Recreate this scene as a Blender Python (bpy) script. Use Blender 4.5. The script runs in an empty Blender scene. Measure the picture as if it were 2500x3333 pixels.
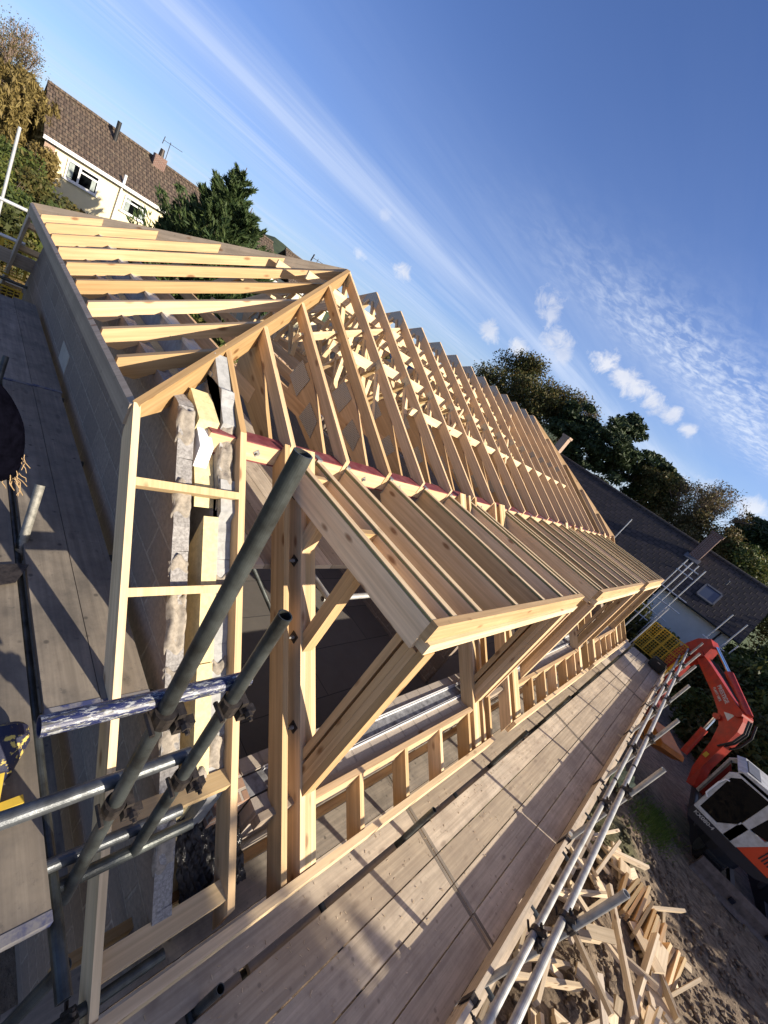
import bpy, math, random
import numpy as np
from mathutils import Vector, Matrix
random.seed(7); np.random.seed(7)
SC = bpy.context.scene
COL = SC.collection
V = Vector
# ------------------------------------------------------------------ helpers
class MB:
    """collects prisms and tubes, builds ONE mesh object"""
    def __init__(s): s.v=[]; s.f=[]; s.uv=[]; s.t=[]; s.sm=[]; s.mi=[]
    def face(s, pts, uvs=None, tone=0.5, smooth=False, mi=0):
        b=len(s.v); s.v+= [tuple(p) for p in pts]; s.f.append(tuple(range(b,b+len(pts))))
        s.uv.append(uvs or [(0,0)]*len(pts)); s.t.append(tone); s.sm.append(smooth); s.mi.append(mi)
    def prism(s, poly, th, axis=None, tone=None, mi=0):
        """poly: coplanar 3D points; th: thickness vector; axis: grain direction"""
        poly=[V(p) for p in poly]; th=V(th)
        if tone is None: tone=random.random()
        c=sum(poly,V())/len(poly)
        if axis is None:
            e=[(poly[i]-poly[i-1]) for i in range(len(poly))]; axis=max(e,key=lambda q:q.length)
        a=V(axis).normalized(); n=th.normalized(); b=a.cross(n)
        if b.length<1e-4: a=(poly[1]-poly[0]).normalized(); b=a.cross(n)
        b.normalize(); ou=random.random()*40; ov=random.random()*40
        nn=sum(((poly[i-1]-c).cross(poly[i]-c) for i in range(len(poly))),V())
        if nn.dot(th)>0: poly=poly[::-1]
        uv=lambda p:((p-c).dot(a)+ou,(p-c).dot(b)+ov)
        top=[p+th for p in poly]
        s.face(poly,[uv(p) for p in poly],tone,mi=mi)
        s.face(top[::-1],[uv(p) for p in top[::-1]],tone,mi=mi)
        L=len(poly); T=th.length
        for i in range(L):
            p,q=poly[i-1],poly[i]; e=q-p
            if abs(e.normalized().dot(a))>0.6 if e.length>1e-6 else False:
                u0=(p-c).dot(a)+ou; u1=(q-c).dot(a)+ou; w=ov+2+i*1.3
                s.face([q,p,p+th,q+th],[(u1,w),(u0,w),(u0,w+T),(u1,w+T)],tone,mi=mi)
            else:
                w=e.length; o=random.random()*9
                s.face([q,p,p+th,q+th],[(o,w),(o,0),(o+.02,0),(o+.02,w)],tone,mi=mi)
    def beam(s,p0,p1,w,h,up=(0,0,1),tone=None,mi=0):
        p0=V(p0);p1=V(p1);d=(p1-p0).normalized();sd=d.cross(V(up));
        if sd.length<1e-4: sd=d.cross(V((1,0,0)))
        sd.normalize();u=sd.cross(d).normalized()
        poly=[p0-sd*w/2-u*h/2,p1-sd*w/2-u*h/2,p1-sd*w/2+u*h/2,p0-sd*w/2+u*h/2]
        s.prism(poly,sd*w,d,tone,mi)
    def box(s,x0,x1,y0,y1,z0,z1,axis=None,tone=None,mi=0):
        ax=axis or max(((x1-x0),(1,0,0)),((y1-y0),(0,1,0)),((z1-z0),(0,0,1)),key=lambda q:q[0])[1]
        if ax==(1,0,0) or ax==(0,0,1): s.prism([(x0,y0,z0),(x1,y0,z0),(x1,y0,z1),(x0,y0,z1)],(0,y1-y0,0),ax,tone,mi)
        else: s.prism([(x0,y0,z0),(x0,y1,z0),(x0,y1,z1),(x0,y0,z1)],(x1-x0,0,0),ax,tone,mi)
    def tube(s,p0,p1,r=.02415,r1=None,n=16,hollow=True,cap=True,tone=None,mi=0):
        p0=V(p0);p1=V(p1);d=(p1-p0);L=d.length;d.normalize()
        a=d.orthogonal().normalized();b=d.cross(a);r1=r if r1 is None else r1
        if tone is None: tone=random.random()
        ou=random.random()*20
        ring=lambda p,R:[p+(a*math.cos(2*math.pi*i/n)+b*math.sin(2*math.pi*i/n))*R for i in range(n)]
        A=ring(p0,r);B=ring(p1,r1)
        for i in range(n):
            j=(i+1)%n;v0=i/n*2*math.pi*r;v1=(i+1)/n*2*math.pi*r
            s.face([A[i],A[j],B[j],B[i]],[(ou,v0),(ou,v1),(ou+L,v1),(ou+L,v0)],tone,True,mi)
        if hollow and r>.01:
            for P,R,dd in ((p0,r,d),(p1,r1,-d)):
                O=ring(P,R);I=ring(P,R*.83);D=[q+dd*min(.12,L*.4) for q in I]
                for i in range(n):
                    j=(i+1)%n
                    f=[O[i],O[j],I[j],I[i]];g=[I[i],I[j],D[j],D[i]]
                    if dd is d or dd==d: f=f[::-1];g=g[::-1]
                    s.face(f,None,tone,False,mi);s.face(g,None,tone,True,mi)
                s.face(D,None,0,False,mi)
        elif cap:
            s.face(A[::-1],None,tone,False,mi);s.face(B,None,tone,False,mi)
    def ball(s,c,r,n=8,m=6,sc=(1,1,1),tone=.5,jit=0,mi=0):
        c=V(c);P=[]
        for i in range(m+1):
            th=math.pi*i/m;row=[]
            for k in range(n):
                ph=2*math.pi*k/n;q=1+jit*(random.random()-.5)
                row.append(c+V((math.sin(th)*math.cos(ph)*sc[0],math.sin(th)*math.sin(ph)*sc[1],math.cos(th)*sc[2]))*r*q)
            if i in(0,m): row=[row[0]]*n
            P.append(row)
        for i in range(m):
            for k in range(n):
                l=(k+1)%n
                if i==0: s.face([P[0][k],P[1][k],P[1][l]],None,tone,True,mi)
                elif i==m-1: s.face([P[i][k],P[m][k],P[i][l]],None,tone,True,mi)
                else: s.face([P[i][k],P[i+1][k],P[i+1][l],P[i][l]],None,tone,True,mi)
    def build(s,name,mat,parent=None,root=None):
        me=bpy.data.meshes.new(name)
        off=V((0,0,0))
        if parent is not None:
            q=parent
            while q is not None: off+=q.location; q=q.parent
        vs=[(x-off.x,y-off.y,z-off.z) for x,y,z in s.v]
        me.from_pydata(vs,[],s.f); 
        uv=me.uv_layers.new(name='UVMap')
        fl=[c for f in s.uv for p in f for c in p]; uv.data.foreach_set('uv',fl)
        at=me.attributes.new('tone','FLOAT','FACE'); at.data.foreach_set('value',s.t)
        me.polygons.foreach_set('use_smooth',s.sm)
        mats=mat if isinstance(mat,(list,tuple)) else [mat]
        for m in mats: me.materials.append(m)
        if len(mats)>1: me.polygons.foreach_set('material_index',s.mi)
        me.update()
        o=bpy.data.objects.new(name,me); COL.objects.link(o); o.parent=parent
        return o
def weld(o,d=1e-4):
    import bmesh
    bm=bmesh.new();bm.from_mesh(o.data);bmesh.ops.remove_doubles(bm,verts=bm.verts,dist=d);bm.to_mesh(o.data);bm.free()
def tag(o,label=None,cat=None,group=None,kind=None):
    if label:
        o['label']=label
    if cat:o['category']=cat
    if group:o['group']=group
    if kind:o['kind']=kind
    return o
def thing(name,label,cat,loc,group=None):
    o=bpy.data.objects.new(name,None);COL.objects.link(o);o.location=loc;o.empty_display_size=.1
    return tag(o,label,cat,group)
def copy_tree(o,loc=None,parent=None):
    c=o.copy();COL.objects.link(c);c.parent=parent
    if loc is not None:c.location=loc
    for ch in o.children: copy_tree(ch,None,c)
    return c
# ------------------------------------------------------------------ materials
def newmat(n):
    m=bpy.data.materials.new(n);m.use_nodes=True;t=m.node_tree;t.nodes.clear()
    o=t.nodes.new('ShaderNodeOutputMaterial');b=t.nodes.new('ShaderNodeBsdfPrincipled');t.links.new(b.outputs[0],o.inputs[0])
    return m,t,b
class N:
    def __init__(s,t):s.t=t
    def n(s,k,**kw):
        x=s.t.nodes.new(k)
        for a,b in kw.items():
            if a.startswith('i_'):
                key=a[2:].replace('_',' ');x.inputs[int(key) if key.isdigit() else key].default_value=b
            else:setattr(x,a,b)
        return x
    def l(s,a,b):s.t.links.new(a,b)
    def math(s,op,a,b=None,c=None,clamp=False):
        x=s.t.nodes.new('ShaderNodeMath');x.operation=op;x.use_clamp=clamp
        for i,q in enumerate((a,b,c)):
            if q is None:continue
            if isinstance(q,(int,float)):x.inputs[i].default_value=q
            else:s.l(q,x.inputs[i])
        return x.outputs[0]
    def ramp(s,fac,stops):
        x=s.t.nodes.new('ShaderNodeValToRGB');e=x.color_ramp.elements
        while len(e)<len(stops):e.new(.5)
        for i,(p,c) in enumerate(stops):
            e[i].position=p;e[i].color=(c,c,c,1) if isinstance(c,(int,float)) else (*c,1)
        s.l(fac,x.inputs[0]);return x.outputs[0]
    def mix(s,f,a,b,blend='MIX'):
        x=s.t.nodes.new('ShaderNodeMix');x.data_type='RGBA';x.blend_type=blend
        for i,q in ((0,f),(6,a),(7,b)):
            if isinstance(q,(int,float)):x.inputs[i].default_value=q
            elif isinstance(q,tuple):x.inputs[i].default_value=(*q,1)
            else:s.l(q,x.inputs[i])
        return x.outputs[2]
    def noise(s,vec,scale,detail=4,rough=.55,dist=0):
        x=s.n('ShaderNodeTexNoise',i_Scale=scale,i_Detail=detail,i_Roughness=rough,i_Distortion=dist)
        if vec is not None:s.l(vec,x.inputs['Vector'])
        return x.outputs['Fac']
    def mapv(s,vec,scale=(1,1,1),rot=(0,0,0),loc=(0,0,0)):
        x=s.n('ShaderNodeMapping');x.inputs['Scale'].default_value=scale;x.inputs['Rotation'].default_value=rot;x.inputs['Location'].default_value=loc
        s.l(vec,x.inputs['Vector']);return x.outputs[0]
    def bump(s,h,strength=.4,dist=.01,bsdf=None):
        x=s.n('ShaderNodeBump',i_Strength=strength,i_Distance=dist);s.l(h,x.inputs['Height'])
        if bsdf:s.l(x.outputs[0],bsdf.inputs['Normal'])
        return x.outputs[0]
def wood(name,ca,cb,knot=(.2,.09,.035),rough=.65,grain=1.,knots=1.,stain=0.,dirt=(.12,.1,.085),us=1.):
    m,t,b=newmat(name);q=N(t)
    uv=q.n('ShaderNodeUVMap').outputs[0];tn=q.n('ShaderNodeAttribute',attribute_name='tone').outputs['Fac']
    g1=q.noise(q.mapv(uv,(1.3*us,38,1)),1.,5,.6,.35)
    g2=q.noise(q.mapv(uv,(.4*us,13,1)),1.,3,.55,1.6)
    base=q.mix(q.math('MULTIPLY',q.ramp(g2,[(.35,0.),(.65,1.)]),.75),ca,cb)
    base=q.mix(q.math('MULTIPLY',q.ramp(g1,[(.38,1.),(.62,0.)]),.36*grain),base,tuple(c*.52 for c in cb))
    # knots
    vo=q.n('ShaderNodeTexVoronoi',i_Scale=1.);vo.feature='F1';q.l(q.mapv(uv,(3.6*us,9,1)),vo.inputs['Vector'])
    kn=q.ramp(vo.outputs['Distance'],[(.10,1.),(.21,0.)])
    sel=q.n('ShaderNodeSeparateColor');q.l(vo.outputs['Color'],sel.inputs[0])
    kn=q.math('MULTIPLY',kn,q.ramp(sel.outputs[0],[(.42,0.),(.46,1.)]))
    base=q.mix(q.math('MULTIPLY',kn,.85*knots),base,knot)
    # tone per piece
    br=q.math('ADD',q.math('MULTIPLY',tn,.5),.70)
    hs=q.n('ShaderNodeHueSaturation');q.l(base,hs.inputs['Color']);q.l(br,hs.inputs['Value'])
    q.l(q.math('ADD',q.math('MULTIPLY',tn,-.22),1.1),hs.inputs['Saturation'])
    col=hs.outputs[0]
    tc=q.n('ShaderNodeNewGeometry').outputs['Position']
    if stain:
        d=q.noise(tc,2.2,6,.7);d2=q.noise(tc,23,4,.7)
        col=q.mix(q.math('MULTIPLY',q.ramp(d,[(.42,0.),(.68,1.)]),stain),col,dirt)
        col=q.mix(q.math('MULTIPLY',q.ramp(d2,[(.6,0.),(.7,1.)]),stain*.7),col,dirt)
        sp=q.n('ShaderNodeTexVoronoi',i_Scale=9.);q.l(tc,sp.inputs['Vector'])
        col=q.mix(q.math('MULTIPLY',q.ramp(sp.outputs['Distance'],[(.07,1.),(.14,0.)]),stain*.9),col,tuple(c*.5 for c in dirt))
    else:
        d=q.noise(tc,3.,4,.6)
        col=q.mix(q.math('MULTIPLY',q.ramp(d,[(.5,0.),(.75,1.)]),.18),col,tuple(c*.55 for c in cb))
    q.l(col,b.inputs['Base Color']);b.inputs['Roughness'].default_value=rough
    b.inputs['Specular IOR Level'].default_value=.3
    q.bump(g1,.25,.002,b)
    return m
def plain(name,c,rough=.6,metal=0.,var=.25,scale=8.,bump=.1,c2=None,spec=.4,mask=(.4,.65)):
    m,t,b=newmat(name);q=N(t)
    p=q.n('ShaderNodeNewGeometry').outputs['Position']
    n=q.noise(p,scale,6,.65);tn=q.n('ShaderNodeAttribute',attribute_name='tone').outputs['Fac']
    col=q.mix(q.ramp(n,[(mask[0],0.),(mask[1],1.)]),c,c2 or tuple(x*(1-var) for x in c))
    hs=q.n('ShaderNodeHueSaturation');q.l(col,hs.inputs['Color']);q.l(q.math('ADD',q.math('MULTIPLY',tn,.3*var*2),1-.15*var*2),hs.inputs['Value'])
    q.l(hs.outputs[0],b.inputs['Base Color'])
    b.inputs['Roughness'].default_value=rough;b.inputs['Metallic'].default_value=metal;b.inputs['Specular IOR Level'].default_value=spec
    if bump:q.bump(q.noise(p,scale*6,5,.7),bump,.004,b)
    return m
M={}
M['pine']=wood('pine',(.66,.455,.25),(.52,.33,.16))
M['pine_pale']=wood('pine_pale',(.72,.54,.315),(.61,.43,.23),knots=.9)
M['cls']=wood('cls',(.66,.43,.22),(.52,.31,.14))
M['firr']=wood('firring_strips',(.30,.30,.15),(.24,.24,.11),knots=.2)
M['joist']=wood('planed_joist',(.78,.585,.365),(.66,.465,.265),knots=1.)
M['osbp']=wood('rough_sawn_fascia',(.66,.46,.25),(.50,.32,.155),knots=.9,stain=.25,dirt=(.3,.17,.07))
M['treated']=wood('treated',(.36,.36,.20),(.27,.27,.13),knots=.4)
M['pile']=wood('site_offcut_wood',(.74,.60,.42),(.60,.46,.30),stain=.18,dirt=(.25,.17,.1))
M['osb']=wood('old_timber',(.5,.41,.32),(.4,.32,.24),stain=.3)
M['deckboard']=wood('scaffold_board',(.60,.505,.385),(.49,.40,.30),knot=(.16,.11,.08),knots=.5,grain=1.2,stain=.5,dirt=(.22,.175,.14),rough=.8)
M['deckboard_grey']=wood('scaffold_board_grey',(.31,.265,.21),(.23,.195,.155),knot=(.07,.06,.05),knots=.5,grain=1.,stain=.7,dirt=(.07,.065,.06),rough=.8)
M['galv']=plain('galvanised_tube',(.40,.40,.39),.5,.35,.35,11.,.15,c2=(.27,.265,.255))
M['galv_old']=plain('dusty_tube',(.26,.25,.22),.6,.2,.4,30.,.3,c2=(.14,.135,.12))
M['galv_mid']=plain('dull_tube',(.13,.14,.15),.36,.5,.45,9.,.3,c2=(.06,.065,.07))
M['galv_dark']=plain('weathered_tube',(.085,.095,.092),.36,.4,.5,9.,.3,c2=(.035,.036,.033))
M['coupler']=plain('coupler_steel',(.09,.075,.065),.55,.7,.5,30.,.4,c2=(.035,.03,.028))
M['blue_peel']=plain('peeling_blue_paint',(.62,.62,.6),.45,.1,.1,16.,.3,c2=(.02,.035,.18),mask=(.5,.53))
def peel():
    m,t,b=newmat('peeling_blue_paint');q=N(t);uv=q.n('ShaderNodeUVMap').outputs[0]
    n=q.noise(q.mapv(uv,(26,110,1)),1.,8,.75,.3);n2=q.noise(q.mapv(uv,(20,90,1),loc=(3,7,0)),1.,6,.75,.3)
    col=q.mix(q.ramp(n,[(.455,0.),(.475,1.)]),(.34,.35,.35),(.012,.018,.075));col=q.mix(q.ramp(n2,[(.54,0.),(.56,1.)]),col,(.06,.06,.06))
    q.l(col,b.inputs['Base Color']);b.inputs['Roughness'].default_value=.42;q.bump(n,.5,.001,b);return m
M['blue_peel']=peel()
M['redox']=plain('red_oxide_steel',(.15,.025,.03),.65,0,.4,9.,.1,c2=(.24,.075,.075))
M['plate']=plain('punched_nail_plate',(.42,.43,.42),.45,.7,.3,14.,.1)
M['aac']=plain('aircrete',(.37,.37,.365),.9,0,.25,22.,.8)
M['celotex']=plain('foil_faced_board',(.72,.60,.33),.85,0,.22,30.,.8)
M['mortar']=plain('mortar',(.36,.315,.26),.95,0,.35,40.,1.2)
M['render']=plain('cream_render',(.82,.72,.48),.9,0,.07,1.5,.1)
M['white_render']=plain('white_render',(.70,.68,.62),.9,0,.1,1.5,.2)
M['upvc']=plain('white_upvc',(.8,.8,.8),.35,0,.04,3.,0)
M['rubber']=plain('black_rubber',(.02,.02,.022),.6,0,.4,12.,.2)
M['red']=plain('red_paint',(.44,.03,.012),.42,0,.3,5.,.05,c2=(.26,.025,.015))
M['redorange']=plain('orange_red_panel',(.62,.06,.02),.3,0,.1,3.,0)
M['orange']=plain('orange_bucket_paint',(.62,.20,.02),.5,0,.35,4.,.1)
M['cabwhite']=plain('white_panel',(.52,.52,.50),.4,0,.3,7.,.05,c2=(.36,.35,.32))
M['navy']=plain('dark_navy_panel',(.012,.014,.024),.4,0,.3,5.,0)
M['chrome']=plain('polished_rod',(.7,.72,.75),.15,1.,.05,5.,0)
M['plastic_black']=plain('black_plastic',(.015,.02,.022),.4,0,.3,8.,.1)
M['foil']=plain('black_plastic_sheet',(.03,.028,.028),.18,0,.6,9.,1.)
M['lead']=plain('lead_flashing',(.12,.125,.14),.5,.2,.2,6.,.1)
M['brickred']=None
M['bluestain']=plain('blue_stained_board_end',(.2,.19,.19),.8,0,.3,9.,.2,c2=(.04,.05,.13),mask=(.45,.6))
M['galvl']=plain('bright_tube',(.62,.63,.63),.4,.35,.2,9.,.1)
M['dirtysteel']=plain('muddy_steel',(.16,.12,.10),.8,.1,.4,9.,.4)
M['yellowfoam']=plain('pale_yellow_foam',(.78,.75,.35),.9,0,.3,8.,.4)
M['spatter']=plain('navy_with_yellow_spatter',(.012,.014,.04),.6,0,.2,28.,.3,c2=(.55,.42,.1),mask=(.56,.6))
def glassmat():
    m,t,b=newmat('dark_window_glass');b.inputs['Base Color'].default_value=(.004,.005,.006,1);b.inputs['Roughness'].default_value=.04
    b.inputs['Specular IOR Level'].default_value=.14;return m
M['glass']=glassmat()
def skyglass():
    m,t,b=newmat('skylight_glass');b.inputs['Base Color'].default_value=(.05,.065,.1,1);b.inputs['Roughness'].default_value=.12;return m
M['skyglass']=skyglass()
def brick(name,c1,c2,mort,bw,bh,ms,rough=.9,bump=.6,noisescale=20,offset=.5,var=.3,squash=1.):
    m,t,b=newmat(name);q=N(t);uv=q.n('ShaderNodeUVMap').outputs[0]
    br=q.n('ShaderNodeTexBrick',i_Scale=1.);br.offset=offset
    br.inputs['Brick Width'].default_value=bw;br.inputs['Row Height'].default_value=bh;br.inputs['Mortar Size'].default_value=ms
    br.inputs['Mortar Smooth'].default_value=.3;br.inputs['Bias'].default_value=0
    for k,c in (('Color1',c1),('Color2',c2),('Mortar',mort)):br.inputs[k].default_value=(*c,1)
    wob=q.noise(uv,7.,3,.6);vm=q.n('ShaderNodeVectorMath',operation='ADD');q.l(uv,vm.inputs[0])
    cm=q.n('ShaderNodeCombineXYZ');q.l(q.math('MULTIPLY',q.math('SUBTRACT',wob,.5),ms*1.5),cm.inputs[0]);q.l(q.math('MULTIPLY',q.math('SUBTRACT',wob,.5),-ms*1.5),cm.inputs[1])
    q.l(cm.outputs[0],vm.inputs[1]);q.l(vm.outputs[0],br.inputs['Vector'])
    p=q.n('ShaderNodeNewGeometry').outputs['Position'];n=q.noise(p,noisescale,6,.7);n2=q.noise(p,2.,4,.6)
    col=q.mix(q.math('MULTIPLY',q.ramp(n,[(.35,0.),(.7,1.)]),var),br.outputs['Color'],tuple(x*.45 for x in c1))
    col=q.mix(q.math('MULTIPLY',q.ramp(n2,[(.4,0.),(.7,1.)]),var*.7),col,tuple(x*.6 for x in c1))
    q.l(col,b.inputs['Base Color']);b.inputs['Roughness'].default_value=rough
    h=q.math('SUBTRACT',q.math('MULTIPLY',n,.35),br.outputs['Fac']);q.bump(h,bump,.008,b)
    return m
M['block']=brick('dense_blockwork',(.33,.26,.205),(.24,.185,.145),(.42,.35,.28),.45,.225,.010,var=.85,noisescale=30,bump=1.)
M['blockface']=plain('cut_block_face',(.42,.40,.385),.95,0,.35,60.,1.5,c2=(.24,.225,.215),mask=(.38,.62))
M['topblock']=brick('pale_coursing_blocks',(.42,.36,.30),(.36,.31,.265),(.30,.26,.22),.225,.45,.012,noisescale=30,bump=.7,var=.35)
M['brick']=brick('red_brick',(.20,.095,.07),(.13,.065,.05),(.36,.31,.27),.225,.075,.01,noisescale=30)
M['brickpale']=brick('pale_brick',(.42,.27,.19),(.36,.22,.15),(.5,.45,.38),.225,.075,.01,noisescale=30)
def tiles(name,c1,c2,bw,bh,lich=.0):
    m,t,b=newmat(name);q=N(t);uv=q.n('ShaderNodeUVMap').outputs[0]
    br=q.n('ShaderNodeTexBrick',i_Scale=1.);br.offset=.5
    br.inputs['Brick Width'].default_value=bw;br.inputs['Row Height'].default_value=bh;br.inputs['Mortar Size'].default_value=bh*.09;br.inputs['Mortar Smooth'].default_value=.2
    for k,c in (('Color1',c1),('Color2',c2),('Mortar',tuple(x*.12 for x in c1))):br.inputs[k].default_value=(*c,1)
    q.l(uv,br.inputs['Vector'])
    sx=q.n('ShaderNodeSeparateXYZ');q.l(uv,sx.inputs[0])
    saw=q.math('FRACT',q.math('DIVIDE',sx.outputs[1],bh))
    wavk=.8 if lich else 0.
    wav=q.math('ABSOLUTE',q.math('SINE',q.math('MULTIPLY',sx.outputs[0],math.pi/bw)))
    p=q.n('ShaderNodeNewGeometry').outputs['Position'];n=q.noise(p,5.,6,.75);n2=q.noise(p,.6,3,.6)
    col=q.mix(q.math('MULTIPLY',q.ramp(n2,[(.35,0.),(.7,1.)]),.5),br.outputs['Color'],tuple(x*.55 for x in c1))
    if lich: col=q.mix(q.math('MULTIPLY',q.ramp(n,[(.55,0.),(.68,1.)]),lich),col,(.33,.29,.2))
    q.l(col,b.inputs['Base Color']);b.inputs['Roughness'].default_value=.8
    h=q.math('ADD',q.math('MULTIPLY',saw,-1.),q.math('MULTIPLY',wav,wavk));h=q.math('SUBTRACT',h,q.math('MULTIPLY',br.outputs['Fac'],.5));q.bump(h,1.,.05,b)
    return m
M['tile_dark']=tiles('dark_plain_tiles',(.060,.044,.040),(.026,.021,.021),.36,.34)
M['tile_brown']=tiles('brown_pantiles',(.15,.105,.072),(.095,.066,.05),.30,.34,.5)
def leaf(name,cs,trans=.25):
    m,t,b=newmat(name);q=N(t);tn=q.n('ShaderNodeAttribute',attribute_name='tone').outputs['Fac']
    st=[(i/(len(cs)-1),c) for i,c in enumerate(cs)]
    col=q.ramp(tn,st);q.l(col,b.inputs['Base Color']);b.inputs['Roughness'].default_value=.6;b.inputs['Specular IOR Level'].default_value=.25
    tr=q.n('ShaderNodeBsdfTranslucent');q.l(col,tr.inputs[0]);mx=q.n('ShaderNodeMixShader',i_0=trans)
    o=[x for x in t.nodes if x.type=='OUTPUT_MATERIAL'][0];q.l(b.outputs[0],mx.inputs[1]);q.l(tr.outputs[0],mx.inputs[2]);q.l(mx.outputs[0],o.inputs[0])
    return m
M['yellow']=leaf('yellow_plastic',[(.66,.46,.06),(.74,.54,.08)],.3)
M['lf_green']=leaf('leaves_green',[(.035,.055,.016),(.06,.085,.022),(.10,.12,.03),(.16,.13,.04)])
M['lf_olive']=leaf('leaves_olive',[(.035,.045,.015),(.06,.07,.02),(.10,.09,.028),(.13,.09,.03)])
M['lf_conifer']=leaf('conifer_sprays',[(.028,.052,.02),(.05,.08,.026),(.085,.115,.04)],.2)
M['lf_pine']=leaf('pine_needles',[(.02,.035,.015),(.035,.055,.02),(.05,.07,.025)],.1)
M['lf_gold']=leaf('golden_leaves',[(.13,.10,.035),(.21,.155,.055),(.27,.21,.07)])
M['lf_brown']=leaf('autumn_leaves',[(.065,.06,.025),(.11,.085,.035),(.17,.115,.045),(.10,.11,.035)])
M['lf_hedge']=leaf('hedge_leaves',[(.03,.05,.015),(.06,.085,.02),(.11,.13,.03),(.2,.19,.05)])
M['bark']=plain('bark',(.13,.10,.08),.9,0,.4,10.,.6)
M['bark_pale']=plain('pale_twigs',(.26,.19,.15),.9,0,.3,10.,.2)
# ground
def soil():
    m,t,b=newmat('bare_soil');q=N(t);p=q.n('ShaderNodeNewGeometry').outputs['Position']
    n1=q.noise(p,.8,8,.7);n2=q.noise(q.mapv(p,(1,.45,1)),11.,9,.78);n3=q.noise(q.mapv(p,(1,1,1),loc=(5,3,0)),.22,3,.5)
    col=q.mix(q.ramp(n2,[(.35,0.),(.7,1.)]),(.10,.068,.045),(.46,.35,.24))
    col=q.mix(q.ramp(n1,[(.5,0.),(.75,1.)]),col,(.17,.125,.08))
    sx=q.n('ShaderNodeSeparateXYZ');q.l(p,sx.inputs[0])
    far=q.ramp(q.math('DIVIDE',q.math('ADD',q.math('ABSOLUTE',q.math('SUBTRACT',sx.outputs[0],8)),q.math('ABSOLUTE',sx.outputs[1])),60.),[(.3,0.),(.42,1.)])
    gr=q.math('MAXIMUM',far,q.math('MULTIPLY',q.ramp(n3,[(.62,0.),(.66,1.)]),.6))
    col=q.mix(gr,col,q.mix(n2,(.04,.065,.015),(.10,.13,.035)))
    q.l(col,b.inputs['Base Color']);b.inputs['Roughness'].default_value=.95
    q.bump(q.math('ADD',n2,q.math('MULTIPLY',n1,2.)),1.,.08,b);return m
M['soil']=soil()
# ------------------------------------------------------------------ measured geometry (metres, camera at origin)
GZ=-5.6; DZ=-3.37; LZ=-2.07
YF,ZF=.30,-2.95; YK,ZK=2.29,-.948; YR,ZR=5.175,.524; YB=2*YR-YK
SL=(ZK-ZF)/(YK-YF); SU=(ZR-ZK)/(YR-YK)
zl=lambda y:ZF+(y-YF)*SL
zu=lambda y:ZK+(y-YK)*SU
XE,XA,XB,XF=.83,3.742,10.94,13.85
SUN=V((.369,-.847,.384)).normalized()
# ------------------------------------------------------------------ camera
R=Matrix(((0.6633622740627351,0.11070344943717145,0.7400643483056242),(-0.5431807821429692,-0.6090073218162166,0.577983321459012),(0.5146893541359381,-0.7854010620421586,-0.34386049566965404)))
cam=bpy.data.cameras.new('camera');co=bpy.data.objects.new('camera',cam);COL.objects.link(co);SC.camera=co
mw=Matrix.Identity(4)
for i in range(3):
    mw[i][0]=R[i][0];mw[i][1]=-R[i][1];mw[i][2]=-R[i][2]
co.matrix_world=mw
cam.sensor_fit='HORIZONTAL';cam.sensor_width=36;cam.lens=36*1353.4/2500
cam.shift_x=(1250-1151.4)/2500;cam.shift_y=(1644.06-1666.5)/2500
cam.clip_start=.05;cam.clip_end=3000
# ------------------------------------------------------------------ ground
def ground():
    m=MB();xs=[-400,-100,-40,-15]+list(np.arange(-2,30.1,.4))+[45,80,150,400,900]
    ys=[-400,-100,-40,-20]+list(np.arange(-8,6.1,.4))+[15,30,60,150,400,900]
    def z(x,y):
        r=random.random()*.09 if (-2<x<30 and -8<y<6) else 0
        mound=.35*math.exp(-((y+2.1)/.8)**2)*(1 if 0<x<13 else .3) if -8<y<0 else 0
        return GZ+r+ (mound if 0<x<14 else 0)
    P=[[(x,y,z(x,y)) for y in ys] for x in xs]
    for i in range(len(xs)-1):
        for j in range(len(ys)-1):
            m.face([P[i][j],P[i+1][j],P[i+1][j+1],P[i][j+1]],None,.5,True)
    o=m.build('ground',M['soil']);tag(o,kind='structure');weld(o)
ground()
def hills():
    m=MB();n=60;pr=None
    for i in range(n+1):
        a=math.radians(20+i*70/n);d=420;top=20+9*math.sin(i*.22)+3*math.sin(i*.9)+random.random()*1.5
        p=(math.cos(a)*d,math.sin(a)*d);q=(math.cos(a)*(d+80),math.sin(a)*(d+80))
        cur=[(p[0],p[1],GZ-2),(p[0]*1.04,p[1]*1.04,GZ+top*.6),(q[0],q[1],GZ+top),(q[0]*1.3,q[1]*1.3,GZ-5)]
        if pr:
            for k in range(3):m.face([pr[k],cur[k],cur[k+1],pr[k+1]],None,.3,True)
        pr=cur
    mat=plain('wooded_hillside',(.05,.07,.03),.9,0,.6,.08,1.,c2=(.02,.035,.015))
    tag(m.build('hills',mat),kind='structure')
hills()
# ------------------------------------------------------------------ roof carpentry
DV=.205  # plumb depth of 145 mm lower rafters
def rafter_lower(m,x0,x1,ya=None,yb=None,back=False,depth=DV,tone=None):
    ya=YF if ya is None else ya; yb=YK if yb is None else yb
    poly=[(ya,zl(ya)-depth),(yb,zl(yb)-depth),(yb,zl(yb)),(ya,zl(ya))]
    f=(lambda y:2*YR-y) if back else (lambda y:y)
    m.prism([(x0,f(y),z) for y,z in poly],(x1-x0,0,0),(0,-1 if back else 1,1),tone)
def rafter_upper(m,x0,x1,ya,yb,back=False,depth=.112,tone=None):
    poly=[(ya,zu(ya)-depth),(yb,zu(yb)-depth),(yb,zu(yb)),(ya,zu(ya))]
    f=(lambda y:2*YR-y) if back else (lambda y:y)
    m.prism([(x0,f(y),z) for y,z in poly],(x1-x0,0,0),(0,-1 if back else 1,SU),tone)
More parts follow.
